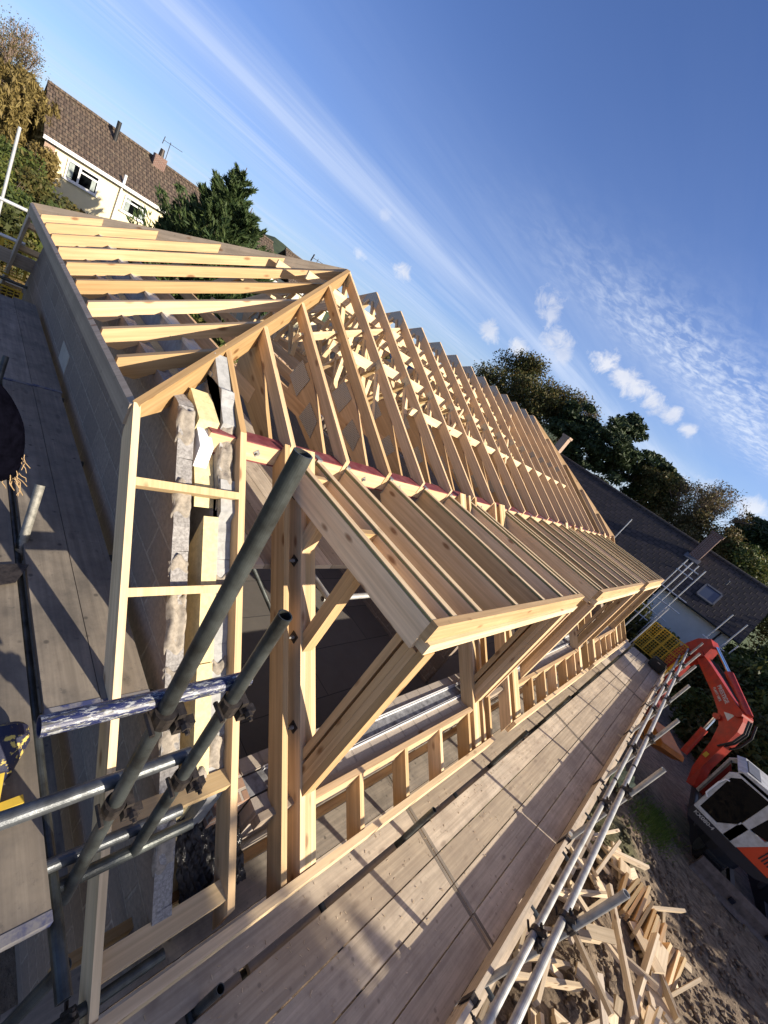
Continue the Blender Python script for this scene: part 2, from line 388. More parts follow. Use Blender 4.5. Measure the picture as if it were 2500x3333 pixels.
# --- trusses
def make_truss(x):
    t=thing('roof_truss','pale timber roof truss with steel nail plates standing on the red steel beam','roof truss',(x,YR,ZK-.05),'trusses in a row under the ridge')
    w=.035
    for bk in(False,True):
        m=MB();rafter_upper(m,x-w/2,x+w/2,YK,YR,bk,.14);m.build('rafter',M['pine'],t)
    m=MB();m.box(x-w/2,x+w/2,3.05,2*YR-3.05,-.998,-.86,(0,1,0));m.build('bottom_chord',M['cls'],t)
    for bk in(False,True):
        f=(lambda y:2*YR-y) if bk else (lambda y:y)
        for (ya,za),(yb,zb) in (((3.78,zu(3.78)-.1),(4.24,-.86)),((4.24,-.86),(YR-.04,zu(YR)-.14)),((3.3,-.86),(3.72,zu(3.72)-.13)),((4.3,-.86),(4.55,zu(4.55)-.13)),((YR-.3,-.86),(4.6,zu(4.6)-.13)),((3.62,-.86),(4.2,zu(4.2)-.13)),((4.85,-.86),(4.3,-.3))):
            m=MB();m.beam((x,f(ya),za),(x,f(yb),zb),w*.96,.072,(1,0,0));m.build('web',M['pine_pale'],t)
        m=MB();m.prism([(x-w/2+.001,f(a_),b_) for a_,b_ in ((2.46,-1.14),(2.74,-1.14),(3.48,-.90),(3.52,-.70),(3.40,zu(3.40)-.142),(3.18,zu(3.18)-.142))],(w-.002,0,0),(0,1,.35));m.build('heel_wedge',M['pine'],t)
        for yy,zz,a,b2 in ((3.44,-.72,.11,.10),(2.98,-.93,.11,.09),(3.78,zu(3.78)-.07,.06,.05)):
            m=MB()
            for sx in(-1,1):
                X=x+sx*(w/2+.0015);c0=math.cos(.46);s0=math.sin(.46)*(-1 if bk else 1)
                cor=[(f(yy)+u*c0-v*s0,zz+u*s0+v*c0) for u,v in((-a,-b2),(a,-b2),(a,b2),(-a,b2))]
                m.prism([(X-.001,p,q) for p,q in cor],(.002,0,0),(0,1,0))
            m.build('nail_plate',M['platep'],t)
    m=MB()
    for sx in(-1,1):
        X=x+sx*(w/2+.0015);m.prism([(X-.001,p,q) for p,q in((YR-.17,zu(YR-.17)-.11),(YR+.17,zu(YR-.17)-.11),(YR+.15,zu(YR-.15)-.01),(YR,ZR-.008),(YR-.15,zu(YR-.15)-.01))],(.002,0,0),(0,1,0))
    m.build('nail_plate',M['platep'],t)
    return t
def platep():
    m,t,b=newmat('punched_plate');q=N(t);uv=q.n('ShaderNodeUVMap').outputs[0]
    br=q.n('ShaderNodeTexBrick',i_Scale=1.);br.offset=.5
    for k,v in(('Brick Width',.026),('Row Height',.014),('Mortar Size',.004)):br.inputs[k].default_value=v
    br.inputs['Color1'].default_value=(.16,.135,.105,1);br.inputs['Color2'].default_value=(.2,.17,.13,1);br.inputs['Mortar'].default_value=(.44,.42,.38,1)
    q.l(uv,br.inputs['Vector']);q.l(br.outputs['Color'],b.inputs['Base Color']);b.inputs['Metallic'].default_value=.45;b.inputs['Roughness'].default_value=.42
    q.bump(br.outputs['Fac'],.8,.002,b);return m
M['platep']=platep()
tr0=make_truss(XA+.0)
NTH=['first','second','third','fourth','fifth','sixth','seventh','eighth','ninth','tenth','eleventh','twelfth','thirteenth']
for k in range(13):
    o=tr0 if k==0 else copy_tree(tr0,(XA+.6*k,YR,ZK-.05))
    o['label']='%s nail-plated timber roof truss counted from the near hip peak'%NTH[k] if k else 'timber roof truss carrying the peak where the two near hip rafters meet'
    if k==12:o['label']='farthest timber roof truss, where the far hip slope begins'
# --- hips
def hip(near):
    s=1 if near else -1; xc=XE if near else XF; xa=XA if near else XB
    X=lambda d:xc+s*d    # d: distance in from the eave
    SH=(ZR-ZK)/abs(xa-xc); L=abs(xa-xc)
    lab='near open hip of pale rafters sloping up from the sawn eave board' if near else 'far hip end framing where the truss row stops by the dark tiled roof'
    t=thing('hip_frame',lab,'roof frame',(xc,YR,ZK-.15),'hip ends of the new roof')
    for sy in(-1,1):
        m=MB();yc=YR+sy*(YR-YK)
        p=[V((X(0),yc,ZK)),V((xa-s*.02,YR+sy*.02,ZR))];d=.19
        poly=[p[0]+V((s*.2,-sy*.2,.1-d)),p[1]+V((0,0,-d)),p[1],p[0],p[0]+V((0,0,-.09))]
        nrm=V((sy*s*1.,1.,0)).normalized() if False else V((p[1]-p[0]).cross(V((0,0,1)))).normalized()
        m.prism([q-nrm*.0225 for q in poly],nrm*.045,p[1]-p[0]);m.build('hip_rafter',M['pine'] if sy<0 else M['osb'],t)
    ys=[2.94,3.44,4.02,4.6,YR,5.75,6.33,6.9,7.4] if near else [3.5,4.1,4.65,YR,5.75,6.3,6.9]
    for y in ys:
        d1=L-abs(y-YR)/(YR-YK)*L-.02
        if d1<.2:continue
        m=MB();z=lambda d:ZK+SH*d
        poly=[(X(.03),y-.0225,z(.03)-.012),(X(d1),y-.0225,z(d1)-.012),(X(d1),y-.0225,z(d1)-.128),(X(.36 if d1>.5 else .3),y-.0225,z(.36 if d1>.5 else .3)-.128),(X(.16),y-.0225,z(.03)-.12),(X(.03),y-.0225,z(.03)-.115)]
        m.prism(poly,(0,.045,0),(1,0,s*SH));m.build('jack_rafter',M['pine'],t)
    m=MB();a=X(-.03);b=X(0);m.prism([(a,YK-.0,ZK-.02),(b,YK+.0,ZK),(b,YK,ZK-.145),(a,YK,ZK-.145)],(0,YB-YK,0),(0,1,0),.3);m.build('eave_board',M['osb'],t)
    # common jacks on the front and back slopes
    for d in ((1.11,1.71,2.31) if near else (.6,1.2,1.8,2.4)):
        x=X(d)
        for bk in(False,True):
            m=MB();yb=YK+(YR-YK)*d/L-.03
            rafter_upper(m,x-.0225,x+.0225,YK,yb,bk,.13);m.build('jack_rafter',M['pine'],t)
    for d in ((1.11,1.71,2.31) if near else ()):
        x=X(d);m=MB();yb=YK+(YR-YK)*d/L+.1
        m.box(x-.02,x+.02,3.05,2*YR-3.05,-.998,-.86,(0,1,0));m.build('ceiling_joist',M['cls'],t)
        m=MB();m.prism([(x-.017,a_,b_) for a_,b_ in ((2.46,-1.14),(2.74,-1.14),(3.48,-.90),(3.52,-.70),(3.40,zu(3.40)-.142),(3.18,zu(3.18)-.142))],(.034,0,0),(0,1,.35));m.build('heel_wedge',M['pine'],t)
        if d>1.2:
            m=MB();m.prism([(x-.0235,p,q) for p,q in((3.3,-.85),(3.56,-.74),(3.48,-.54),(3.24,-.64))],(.003,0,0),(0,1,0));m.prism([(x-.0235,p,q) for p,q in((2.83,-1.05),(3.12,-.98),(3.08,-.80),(2.86,-.88))],(.003,0,0),(0,1,0));m.build('nail_plate',M['platep'],t)
    return t
hip(True);hip(False)
# --- verge ladders at the near gable
def verge(back):
    f=(lambda y:2*YR-y) if back else (lambda y:y)
    t=thing('verge_ladder','rear verge ladder of timber running down behind the block gable' if back else 'sunlit ladder of two rafters and cross noggins over the open top of the block gable','roof ladder',(1.18,f(YF),ZF-.2),'verge ladders of the near gable')
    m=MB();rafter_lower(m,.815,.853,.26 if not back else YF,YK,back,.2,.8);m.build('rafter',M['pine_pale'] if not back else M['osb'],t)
    m=MB();rafter_lower(m,1.485,1.532,.33,YK,back,.21,.6);m.build('rafter',M['pine'],t)
    if not back:
        m=MB();rafter_upper(m,1.485,1.532,YK,2.97,False,.13);m.build('rafter_head',M['pine'],t)
    for y in (1.985,1.575,.79,.385):
        m=MB();d=V((0,1,SL)).normalized();u=V((0,-SL,1)).normalized()
        c0=V((.853,f(y),zl(y)));c1=V((1.485,f(y),zl(y)))
        dd=V((0,-1 if back else 1,SL)).normalized();uu=V((0,(1 if back else -1)*SL,1)).normalized()
        dz={.385:-.02}.get(y,0.)
        if y in(.79,.385): dd,uu=uu,-dd   # laid flat ones stand on edge
        q=[c0-dd*.0225-uu*.09,c0+dd*.0225-uu*.09,c0+dd*.0225,c0-dd*.0225] if y not in(.79,.385) else [c0,c0-V((0,0,.045)),c0+V((0,.1 if not back else -.1,-.045)),c0+V((0,.1 if not back else -.1,0))]
        m.prism([p+V((0,0,dz)) for p in q],c1-c0,(1,0,0));m.build('noggin',M['pine_pale'],t)
verge(False);verge(True)
# --- lower common rafters
LOWER=[(1.858,1.907),(4.775,4.82),(4.945,4.994)]
plies=[(2.012,3),(4.549,3),(5.716,4),(9.28,4),(10.0,3),(12.72,3)]
LR=[]
def lower_rafter(x0,n,ya,yb,label,group,cat='rafter'):
    t=thing('lower_rafter',label,cat,(x0,YF,ZF-.2),group)
    for i in range(n):
        m=MB();rafter_lower(m,x0+i*.0475,x0+i*.0475+.0465,ya,yb);m.build('ply',M['pine'] if n==1 or i==0 else M['pine_pale'],t)
    if x0 in(1.858,):
        for y in(.62,.98,1.42,1.86):
            pass
    return t
lower_rafter(1.858,1,.285,YK,'single rafter standing just left of the triple rafter beside the nearest dormer','lower rafters between eaves and steel beam')
t=lower_rafter(2.012,3,.285,YK,'triple-thickness rafter with bolted square washers on its left face, under the nearest dormer cheek','lower rafters between eaves and steel beam')
for y in(.95,1.37,1.75,2.1):
    m=MB();z=zl(y)-.10;m.box(2.006,2.011,y-.032,y+.032,z-.032,z+.032);w=m.build('square_washer',M['coupler'],t)
    m=MB();m.tube((1.965,y,z),(2.012,y,z),.008,n=8,hollow=False);m.tube((1.985,y,z),(2.006,y,z),.014,n=6,hollow=False);m.build('bolt',M['galv'],w)
lower_rafter(4.549,3,.285,YK,'triple rafter under the right cheek of the nearest dormer','lower rafters between eaves and steel beam')
lower_rafter(4.775,1,.285,YK,'first single rafter right of the nearest dormer','lower rafters between eaves and steel beam')
lower_rafter(4.945,1,.285,YK,'second single rafter right of the nearest dormer','lower rafters between eaves and steel beam')
lower_rafter(5.553,1,.285,YK,'single rafter close to the left cheek of the middle dormer','lower rafters between eaves and steel beam')
lower_rafter(5.716,4,.285,YK,'four-ply rafter under the left cheek of the middle dormer','lower rafters between eaves and steel beam')
lower_rafter(9.0,3,.285,YK,'triple rafter under the right cheek of the middle dormer','lower rafters between eaves and steel beam')
lower_rafter(9.62,1,.285,YK,'single rafter between the middle and the farthest dormer','lower rafters between eaves and steel beam')
lower_rafter(10.13,3,.285,YK,'triple rafter under the left cheek of the farthest dormer','lower rafters between eaves and steel beam')
lower_rafter(12.55,3,.285,YK,'triple rafter under the right cheek of the farthest dormer','lower rafters between eaves and steel beam')
lower_rafter(13.2,1,.285,YK,'last single rafter before the far gable','lower rafters between eaves and steel beam')
lower_rafter(13.8,1,.285,YK,'far verge rafter beside the white neighbour house','lower rafters between eaves and steel beam')
# window openings in the lower slope: cripple rafters and header
def opening(xa,xb,xs,word,hy=.56):
    t=thing('window_opening_frame','short rafters and header below the window opening of the %s dormer'%word,'timber frame',(xa,YF,ZF-.2),'short framing below the dormer windows')
    for x in xs:
        m=MB();rafter_lower(m,x,x+.0465,.285,hy-.0);m.build('short_rafter',M['pine'],t)
    m=MB();m.box(xa,xb,hy,hy+.046,zl(hy)-.145,zl(hy)+.0,(1,0,0));m.build('header',M['pine'],t)
opening(2.155,4.549,(2.612,3.218,3.81,4.41),'nearest')
opening(5.905,9.0,(6.4,6.95,7.5,8.1,8.65),'middle')
opening(10.272,12.55,(10.75,11.3,11.85,12.3),'farthest')
# eaves plate (fascia) pieces
for i,(a,b,l) in enumerate(((.70,4.98,'long pale eaves board along the rafter feet from the near corner'),(5.62,9.4,'eaves board along the rafter feet below the middle dormer'),(9.9,13.9,'eaves board along the rafter feet below the farthest dormer'))):
    m=MB();m.box(a,b,.235,.283,-3.13,-2.955,(1,0,0),.8);tag(m.build('eaves_board',M['pine_pale']),l,'eaves board','eaves boards')
# --- steel beam
t=thing('steel_beam','red oxide steel beam packed with timber under the truss feet','steel beam',(7.5,2.37,-1.15))
m=MB();m.box(1.3,13.7,2.292,2.442,-1.008,-.999,(1,0,0));m.box(1.3,13.7,2.292,2.442,-1.152,-1.143,(1,0,0));m.box(1.3,13.7,2.363,2.371,-1.143,-1.008,(1,0,0));m.build('i_section',M['redox'],t)
m=MB();m.box(1.3,13.7,2.296,2.361,-1.142,-1.009,(1,0,0),.9);pk=m.build('timber_packer',M['pine'],t)
for x in (1.68,2.2,2.85,3.4,4.0,4.6,5.3,5.9,6.6,7.3,8.0):
    m=MB();m.prism([(x,2.2945,-1.105),(x+.03,2.2945,-1.075),(x,2.2945,-1.045),(x-.03,2.2945,-1.075)],(0,-.003,0));m.tube((x,2.296,-1.075),(x,2.27,-1.075),.009,n=8,hollow=False);m.build('square_washer',M['plate'],pk)
# --- dormers
DTOP=-1.025
def dormer(xa,xb,joists,word,posts,tilt=0.):
    t=thing('dormer_frame','%s flat-roofed dormer frame of deep joists with a sunlit fascia'%word,'dormer',(xa,.63,-2.7),'flat dormer frames along the roof')
    yj0=.635
    for x in joists:
        z0=DTOP-.022
        m=MB();m.prism([(x,.68,z0-.003),(x,2.29,z0+.0),(x,2.29,z0-.14),(x,2.2,z0-.205),(x,.68,z0-.205)],(.045,0,0),(0,1,0));j=m.build('joist',M['joist'],t)
        m=MB();m.prism([(x+.003,.68,z0),(x+.003,2.29,z0),(x+.003,2.29,z0+.026),(x+.003,.68,z0+.014)],(.036,0,0),(0,1,0),.3);m.prism([(x-.001,.68,z0+.0142),(x-.001,2.29,z0+.0262),(x-.001,2.29,z0+.032),(x-.001,.68,z0+.020)],(.047,0,0),(0,1,0),.8,mi=1);m.build('firring',[M['firr'],M['pine_pale']],j)
        m=MB();m.box(x-.003,x+.048,2.284,2.36,-1.0,-.994);m.box(x-.003,x+.048,2.279,2.2845,-1.17,-.994);m.box(x+.046,x+.049,2.2,2.28,-1.25,-1.05);m.build('joist_hanger',M['plate'],j)
    m=MB();m.box(xa,xb,.632,.679,DTOP-.126,DTOP,(1,0,0),.35);m.build('fascia',M['osbp'],t)
    m=MB();m.box(xa+.03,xb-.03,.608,.679,DTOP-.204,DTOP-.128,(1,0,0),.95);m.build('head_plate',M['pine_pale'],t)
    zt=DTOP-.206
    for (x0,x1,side) in posts:
        yy=.601
        m=MB()
        for i in range(3):
            ya=yy+i*.046;zz=zt if i==0 else zt-.028;m.prism([(x0,ya,zl(ya)-.0),(x0,ya+.045,zl(ya+.045)-.0),(x0,ya+.045,zz),(x0,ya,zz)],(x1-x0,0,0),(0,0,1))
        m.build('corner_post',M['pine'],t)
        m=MB();ya=.757;m.prism([(x0,ya,zl(ya)),(x0,ya+.05,zl(ya+.05)),(x0,ya+.05,zt-.028),(x0,ya,zt-.028)],(x1-x0,0,0),(0,0,1));m.build('cheek_stud',M['pine'],t)
        for ya in(1.25,1.75):
            m=MB();m.prism([(x0,ya,zl(ya)),(x0,ya+.09,zl(ya+.09)),(x0,ya+.09,zt+.05),(x0,ya,zt+.05)],(min(x1-x0,.1),0,0),(0,0,1));m.build('cheek_stud',M['pine'],t)
    return t

M['osbp_']=wood('rough_sawn_fascia',(.74,.52,.26),(.60,.38,.17),knots=.6)
def topsun(m): return m
j1=[1.99,2.22,2.56,3.18,3.80,4.38,4.93,5.0]
dormer(1.985,5.045,[1.988,2.22,2.56,3.185,3.815,4.36,4.86,4.995],'nearest',[(2.03,2.14,1),(4.6,4.74,-1),(4.87,4.915,-1)])
dormer(5.94,9.42,[5.944,6.12,6.5,7.1,7.7,8.3,8.9,9.2,9.372],'middle',[(5.99,6.10,1),(9.0,9.14,-1)])
dormer(10.09,12.83,[10.094,10.3,10.7,11.3,11.9,12.4,12.782],'farthest',[(10.14,10.25,1),(12.55,12.69,-1)])
# blocking between first joists
t=[o for o in bpy.data.objects if o.name=='dormer_frame'][0]
for y in (2.05,1.42):
    m=MB();m.box(2.036,2.219,y,y+.045,DTOP-.19,DTOP-.02,(1,0,0));m.build('noggin',M['pine'],t)
# braces inside the roof
def brace(p0,p1,label,w=.025,h=.1,up=(0,0,1)):
    m=MB();m.beam(p0,p1,w,h,up,.9);tag(m.build('roof_brace',M['pine_pale']),label,'brace','long braces nailed under the trusses')
brace((2.45,3.65,-.40),(5.05,5.05,.30),'pale diagonal brace nailed under the first trusses, rising to the ridge',.03,.1,(0,-SU,1))
brace((3.0,3.84,-.31),(3.8,3.84,-.31),'short pale brace piece under the first two trusses',.03,.11)
brace((3.95,3.94,-.26),(8.4,3.94,-.26),'long level brace running under the truss rafters',.03,.11)
brace((4.9,4.3,-.8),(10.9,4.3,-.8),'long level binder on the truss ceiling chords, front side',.1,.03)
brace((3.6,6.2,-.8),(10.9,6.2,-.8),'long level binder on the truss ceiling chords, rear side',.1,.03)
brace((5.0,3.2,-.6),(7.6,5.0,.28),'pale diagonal brace below the middle trusses',.03,.1,(0,-SU,1))
brace((7.0,3.2,-.6),(9.4,5.0,.28),'pale diagonal brace below the farther trusses',.03,.1,(0,-SU,1))
for y_,z_,l_ in ((4.85,.17,'upper front'),(4.45,-.02,'second front'),(3.35,-.5,'lowest front'),(5.6,.1,'upper rear'),(6.4,-.3,'lower rear')):
    brace((4.2 if y_<4.6 else 3.0,y_,z_),(10.9,y_,z_),'%s level binder nailed under the truss rafters'%l_,.03,.095)
brace((3.75,5.17,.1),(10.9,5.17,.1),'ridge binder running below the truss peaks',.03,.09)
# ------------------------------------------------------------------ masonry
def uvbox(m,x0,x1,y0,y1,z0,z1,mi=0):
    q=lambda pts,uv:m.face(pts,uv,.5,mi=mi)
    q([(x0,y0,z0),(x0,y0,z1),(x0,y1,z1),(x0,y1,z0)],[(y0,z0),(y0,z1),(y1,z1),(y1,z0)])
    q([(x1,y0,z0),(x1,y1,z0),(x1,y1,z1),(x1,y0,z1)],[(y0,z0),(y1,z0),(y1,z1),(y0,z1)])
    q([(x0,y0,z0),(x1,y0,z0),(x1,y0,z1),(x0,y0,z1)],[(x0,z0),(x1,z0),(x1,z1),(x0,z1)])
    q([(x0,y1,z0),(x0,y1,z1),(x1,y1,z1),(x1,y1,z0)],[(x0,z0),(x0,z1),(x1,z1),(x1,z0)])
    q([(x0,y0,z1),(x1,y0,z1),(x1,y1,z1),(x0,y1,z1)],[(x0,y0),(x1,y0),(x1,y1),(x0,y1)])
def gable():
    t=thing('gable_wall','unfinished cavity gable wall of grey blocks with yellow insulation, its raked top open','wall',(1.3,YR,GZ))
    def leafpoly(x0,x1,off,ya,yb,ztop,mats,name,lower=GZ,rough=.006):
        m=MB();n=46
        ys=list(np.linspace(ya,yb,n))
        zt=lambda y:min(zl(y)-off,ztop)
        tp=[(y,zt(y)+random.uniform(-rough,rough*.6)) for y in ys]
        bk=[(2*YR-y,z) for y,z in tp][::-1]
        prof=tp+bk
        for (a,za),(b,zb) in zip(prof[:-1],prof[1:]):
            m.face([(x0,a,lower),(x0,a,za),(x0,b,zb),(x0,b,lower)],[(a,lower),(a,za),(b,zb),(b,lower)],.5,mi=0)
            m.face([(x1,a,lower),(x1,b,lower),(x1,b,zb),(x1,a,za)],[(a,lower),(b,lower),(b,zb),(a,za)],.5,mi=0)
            j=random.uniform(-.004,.004)
            m.face([(x0,a,za),(x1,a,za+j),(x1,b,zb+j),(x0,b,zb)],None,(int(a/.31)*.37)%1.,mi=1)
        for y,z in (prof[0],prof[-1]):
            m.face([(x0,y,lower),(x1,y,lower),(x1,y,z),(x0,y,z)],[(x0,lower),(x1,lower),(x1,z),(x0,z)],.5,mi=1)
        return m.build(name,mats,t)
    ol=leafpoly(1.10,1.20,.10,.40,2.62,-.93,[M['block'],M['blockface']],'outer_leaf')
    leafpoly(1.385,1.483,.12,.80,2.60,-.80,[M['aac'],M['aac']],'inner_leaf')
    # insulation boards between (several)
    for ya,yb,o in((.86,1.32,.10),(1.33,1.93,.09),(.45,.8,.45)):
        m=MB();m.prism([(1.283,ya,GZ+2),(1.283,yb,GZ+2),(1.283,yb,zl(yb)-o),(1.283,ya,zl(ya)-o)],(.098,0,0),(0,1,1));m.build('insulation_board',M['celotex'],t)
    m=MB();m.box(1.283,1.381,2.62,7.73,-2.6,-1.0,(0,1,0));m.build('insulation_board',M['celotex'],t)
    # mortar dropped along the cut tops
    def blob(x,y,z,r,mat,sc):
        m.ball((x,y,z),r,9,6,sc,random.random(),.45)
    def patch(x0,x1,ya,yb,off,hgt):
        m=MB();nx,ny=12,int((yb-ya)/.014)+3;P=[];ph=[random.random()*6 for _ in range(6)]
        for i in range(nx+1):
            row=[]
            for j in range(ny+1):
                u=i/nx;v=j/ny;y=ya+(yb-ya)*v+.012*math.sin(u*7+ph[5]);x=x0+(x1-x0)*u+.004*math.sin(v*11+ph[4])
                e=min(u,1-u)*2;f=min(v,1-v)*2
                h=hgt*(min(1,e*3)*min(1,f*4))*(.55+.25*math.sin(x*70+ph[0])+.25*math.sin(y*48+ph[1])+.15*math.sin(y*110+x*90+ph[2])+.1*random.random())-(0 if e>0 and f>0 else .014)
                row.append((x,y,zl(y)-off+h))
            P.append(row)
        tn=random.random()
        for i in range(nx):
            for j in range(ny):m.face([P[i][j],P[i+1][j],P[i+1][j+1],P[i][j+1]],None,tn,True)
        o=m.build('mortar',M['mortar'],t);weld(o)
    for ya,yb,h in((.62,.78,.03),(1.0,1.12,.03),(1.28,1.33,.02),(1.38,1.62,.045),(1.70,1.76,.02),(1.93,2.08,.035),(2.24,2.40,.04)):patch(1.092,1.206,ya,yb,.105,h)
    for ya,yb,h in((.90,1.04,.04),(1.28,1.34,.03),(1.60,1.70,.02),(1.98,2.40,.05)):patch(1.38,1.492,ya,yb,.125,h)
    patch(1.28,1.385,.82,.93,.12,.04)
    # pale padstone slab
    m=MB();uvbox(m,1.094,1.1,5.175,5.62,-2.055,-1.84);m.build('pale_block',M['slab'],t)
    # wall plate strip on the inner leaf between the jacks
    m=MB();m.box(1.375,1.49,2.75,7.6,-.803,-.775,(0,1,0));m.build('wall_plate',M['greystrip'],t)
    return t
M['cavity']=plain('grey_cavity_board',(.26,.265,.28),.7,.1,.4,12.,.3,c2=(.10,.10,.11))
M['greystrip']=plain('grey_damp_strip',(.55,.55,.51),.7,0,.2,10.,.1)
M['slab']=plain('cream_padstone',(.48,.43,.35),.9,0,.15,8.,.1)
gable()
# loose insulation offcuts stuffed in the cavity top
def offcut(name,pts,th,mat,label,cat):
    m=MB();m.prism(pts,th,None,.6);tag(m.build(name,mat),label,cat,'loose pieces in the top of the gable cavity')
offcut('insulation_offcut',[(1.25,2.02,-1.40),(1.25,2.36,-1.20),(1.25,2.44,-1.06),(1.25,2.10,-1.32)],(.13,0,0),M['celotex'],'yellow insulation offcut leaning in the cavity above the long yellow board','insulation offcut')
offcut('insulation_offcut',[(1.22,2.35,-1.08),(1.22,2.62,-.98),(1.22,2.62,-.88),(1.22,2.35,-.96)],(.14,0,0),M['celotex'],'smeared yellow insulation offcut at the very top of the gable under the hip rafter','insulation offcut')
offcut('foam_offcut',[(1.23,2.20,-1.22),(1.23,2.42,-1.08),(1.23,2.40,-1.0),(1.23,2.22,-1.08)],(.09,0,0),M['upvc'],'small white foam offcut wedged between the block and yellow insulation','foam offcut')
offcut('block_offcut',[(1.385,2.36,-1.05),(1.385,2.85,-.82),(1.385,2.85,-.66),(1.385,2.36,-.95)],(.095,0,0),M['aac'],'pale grey aircrete block standing on top of the inner wall beside the ladder rafter','block')
offcut('block_offcut',[(1.385,1.92,-1.50),(1.385,2.08,-1.36),(1.385,2.1,-1.22),(1.385,1.94,-1.36)],(.10,0,0),M['aac'],'small tilted aircrete piece in front of the mortar below the cross noggin','block')
for i,(x,y) in enumerate(((1.29,2.31),(1.33,2.33))):
    m=MB();m.beam((x,y-.07,-1.2),(x+.01,y+.09,-1.06),.03,.05);tag(m.build('wood_offcut',M['pine']),['small brown timber offcut in the cavity beside the white foam','slimmer timber offcut in the cavity next to the mortar'][i],'wood offcut','loose pieces in the top of the gable cavity')
# black plastic sheet at the corner
def crumple(name,c,sx,sy,sz,mat,label,cat,n=26,amp=.05,extra=None):
    m=MB();P=[[None]*(n+1) for _ in range(n+1)]
    for i in range(n+1):
        for j in range(n+1):
            u=i/n-.5;v=j/n-.5
            P[i][j]=(c[0]+u*sx+random.uniform(-1,1)*amp*.4,c[1]+v*sy+random.uniform(-1,1)*amp*.4,c[2]+v*sz+amp*(math.sin(i*2.1+j)+random.uniform(-1,1)))
    for i in range(n):
        for j in range(n):m.face([P[i][j],P[i+1][j],P[i+1][j+1],P[i][j+1]],None,random.random(),True)
    o=m.build(name,mat);weld(o);return tag(o,label,cat,extra)
crumple('plastic_sheet',(1.52,.72,-2.93),.42,.55,.25,M['foil'],'crumpled shiny black plastic sheet hanging inside the wall corner','plastic sheet',34,.016)
# front eaves wall
t=thing('front_wall','low front cavity wall topped by two white lintel lips and dark insulation','wall',(7.5,.8,GZ))
def fb(name,y0,y1,z0,z1,mat,x0=1.74,x1=13.7):
    m=MB();uvbox(m,x0,x1,y0,y1,z0,z1);return m.build(name,mat,t)
fb('outer_leaf',.655,.752,GZ,-2.735,[M['topblock']])
fb('inner_leaf',.90,1.0,GZ,-2.72,M['topblock'])
fb('insulation',.765,.888,GZ,-2.735,M['cavity'])
m=MB();m.box(1.9,13.7,.752,.759,-2.76,-2.712,(1,0,0));m.box(1.9,13.7,.769,.773,-2.76,-2.716,(1,0,0));m.build('lintel_lip',M['galvw'] if 'galvw' in M else M['upvc'],t)
m=MB();m.box(1.9,13.7,.890,.898,-2.76,-2.702,(1,0,0));m.box(1.9,13.7,.878,.882,-2.76,-2.708,(1,0,0));m.build('lintel_lip',M['upvc'],t)
m=MB();m.box(1.74,13.7,.607,.652,-2.83,-2.722,(1,0,0));m.build('wall_plate',M['osb'],t)
m=MB();m.box(.75,13.6,.542,.588,-3.2,-3.10,(1,0,0),.1);tag(m.build('sole_batten',M['cls']),'long brown batten lying low between the eaves board and the front wall','batten')
# broken-off stub of wall at the corner
m=MB();uvbox(m,1.50,1.738,.76,1.0,GZ,-2.73);m.build('corner_stub',M['brickpale'],t)
# rear wall and far gable
t=thing('rear_wall','grey block rear wall seen through the rafters','wall',(7.5,9.9,GZ));m=MB();uvbox(m,1.1,13.7,9.4,9.7,GZ,-2.72);m.build('leaf',M['block'],t)
t=thing('far_gable_wall','far block gable wall behind the last trusses','wall',(13.4,YR,GZ));m=MB();uvbox(m,13.2,13.5,1.0,9.4,GZ,-2.8)
m.prism([(13.2,1.0,-2.8),(13.2,9.4,-2.8),(13.2,7.7,-1.25),(13.2,2.65,-1.25)],(.3,0,0),(0,1,0));m.build('leaf',M['block'],t)
# interior: dusty floor boards, colour darkened for the indoor shade, tubes
m=MB();m.box(1.5,13.2,1.0,9.4,-3.5,-3.42);tag(m.build('floor',brick('dusty_shade_floor',(.13,.115,.10),(.10,.09,.08),(.03,.03,.03),2.4,.6,.006,bump=.2,noisescale=6)),kind='structure')
k=0
for x in np.arange(1.6,2.75,.228):
    m=MB();m.box(x,x+.222,1.8,5.2,-1.72,-1.68,(0,1,0));tag(m.build('scaffold_board',M['deckboard']),'%s indoor scaffold board below the steel beam, counted from the gable'%NTH[k],'scaffold board','indoor scaffold boards');k+=1
for i,(a,b,l) in enumerate((((1.7,2.6,-2.6),(3.4,3.2,-2.5),'thin dark tube lying inside the house behind the triple rafter'),((2.1,3.4,-1.9),(2.9,2.3,-2.95),'dark slanting tube inside the house crossing the lying one'),((2.3,4.4,-1.75),(2.3,1.5,-1.75),'indoor transom tube with an open end under the first dormer joists'),((2.3,1.55,-1.80),(6.5,1.55,-1.80),'indoor ledger tube under the nearest dormer roof'))):
    m=MB();m.tube(a,b);tag(m.build('scaffold_tube',M['galv_dark'] if i<2 else M['galv']),l,'scaffold tube','scaffold tubes inside the house')
# internal cross walls
for i,(x,l) in enumerate(((5.2,'inside block partition behind the nearest dormer window'),(9.6,'inside block partition behind the middle dormer'))):
    t=thing('partition_wall',l,'wall',(x,4,-3.42),'block partitions inside the house');m=MB();uvbox(m,x,x+.1,1.3,9.3,-3.42,-1.9 if i==0 else -2.3);m.build('leaf',M['block'],t)

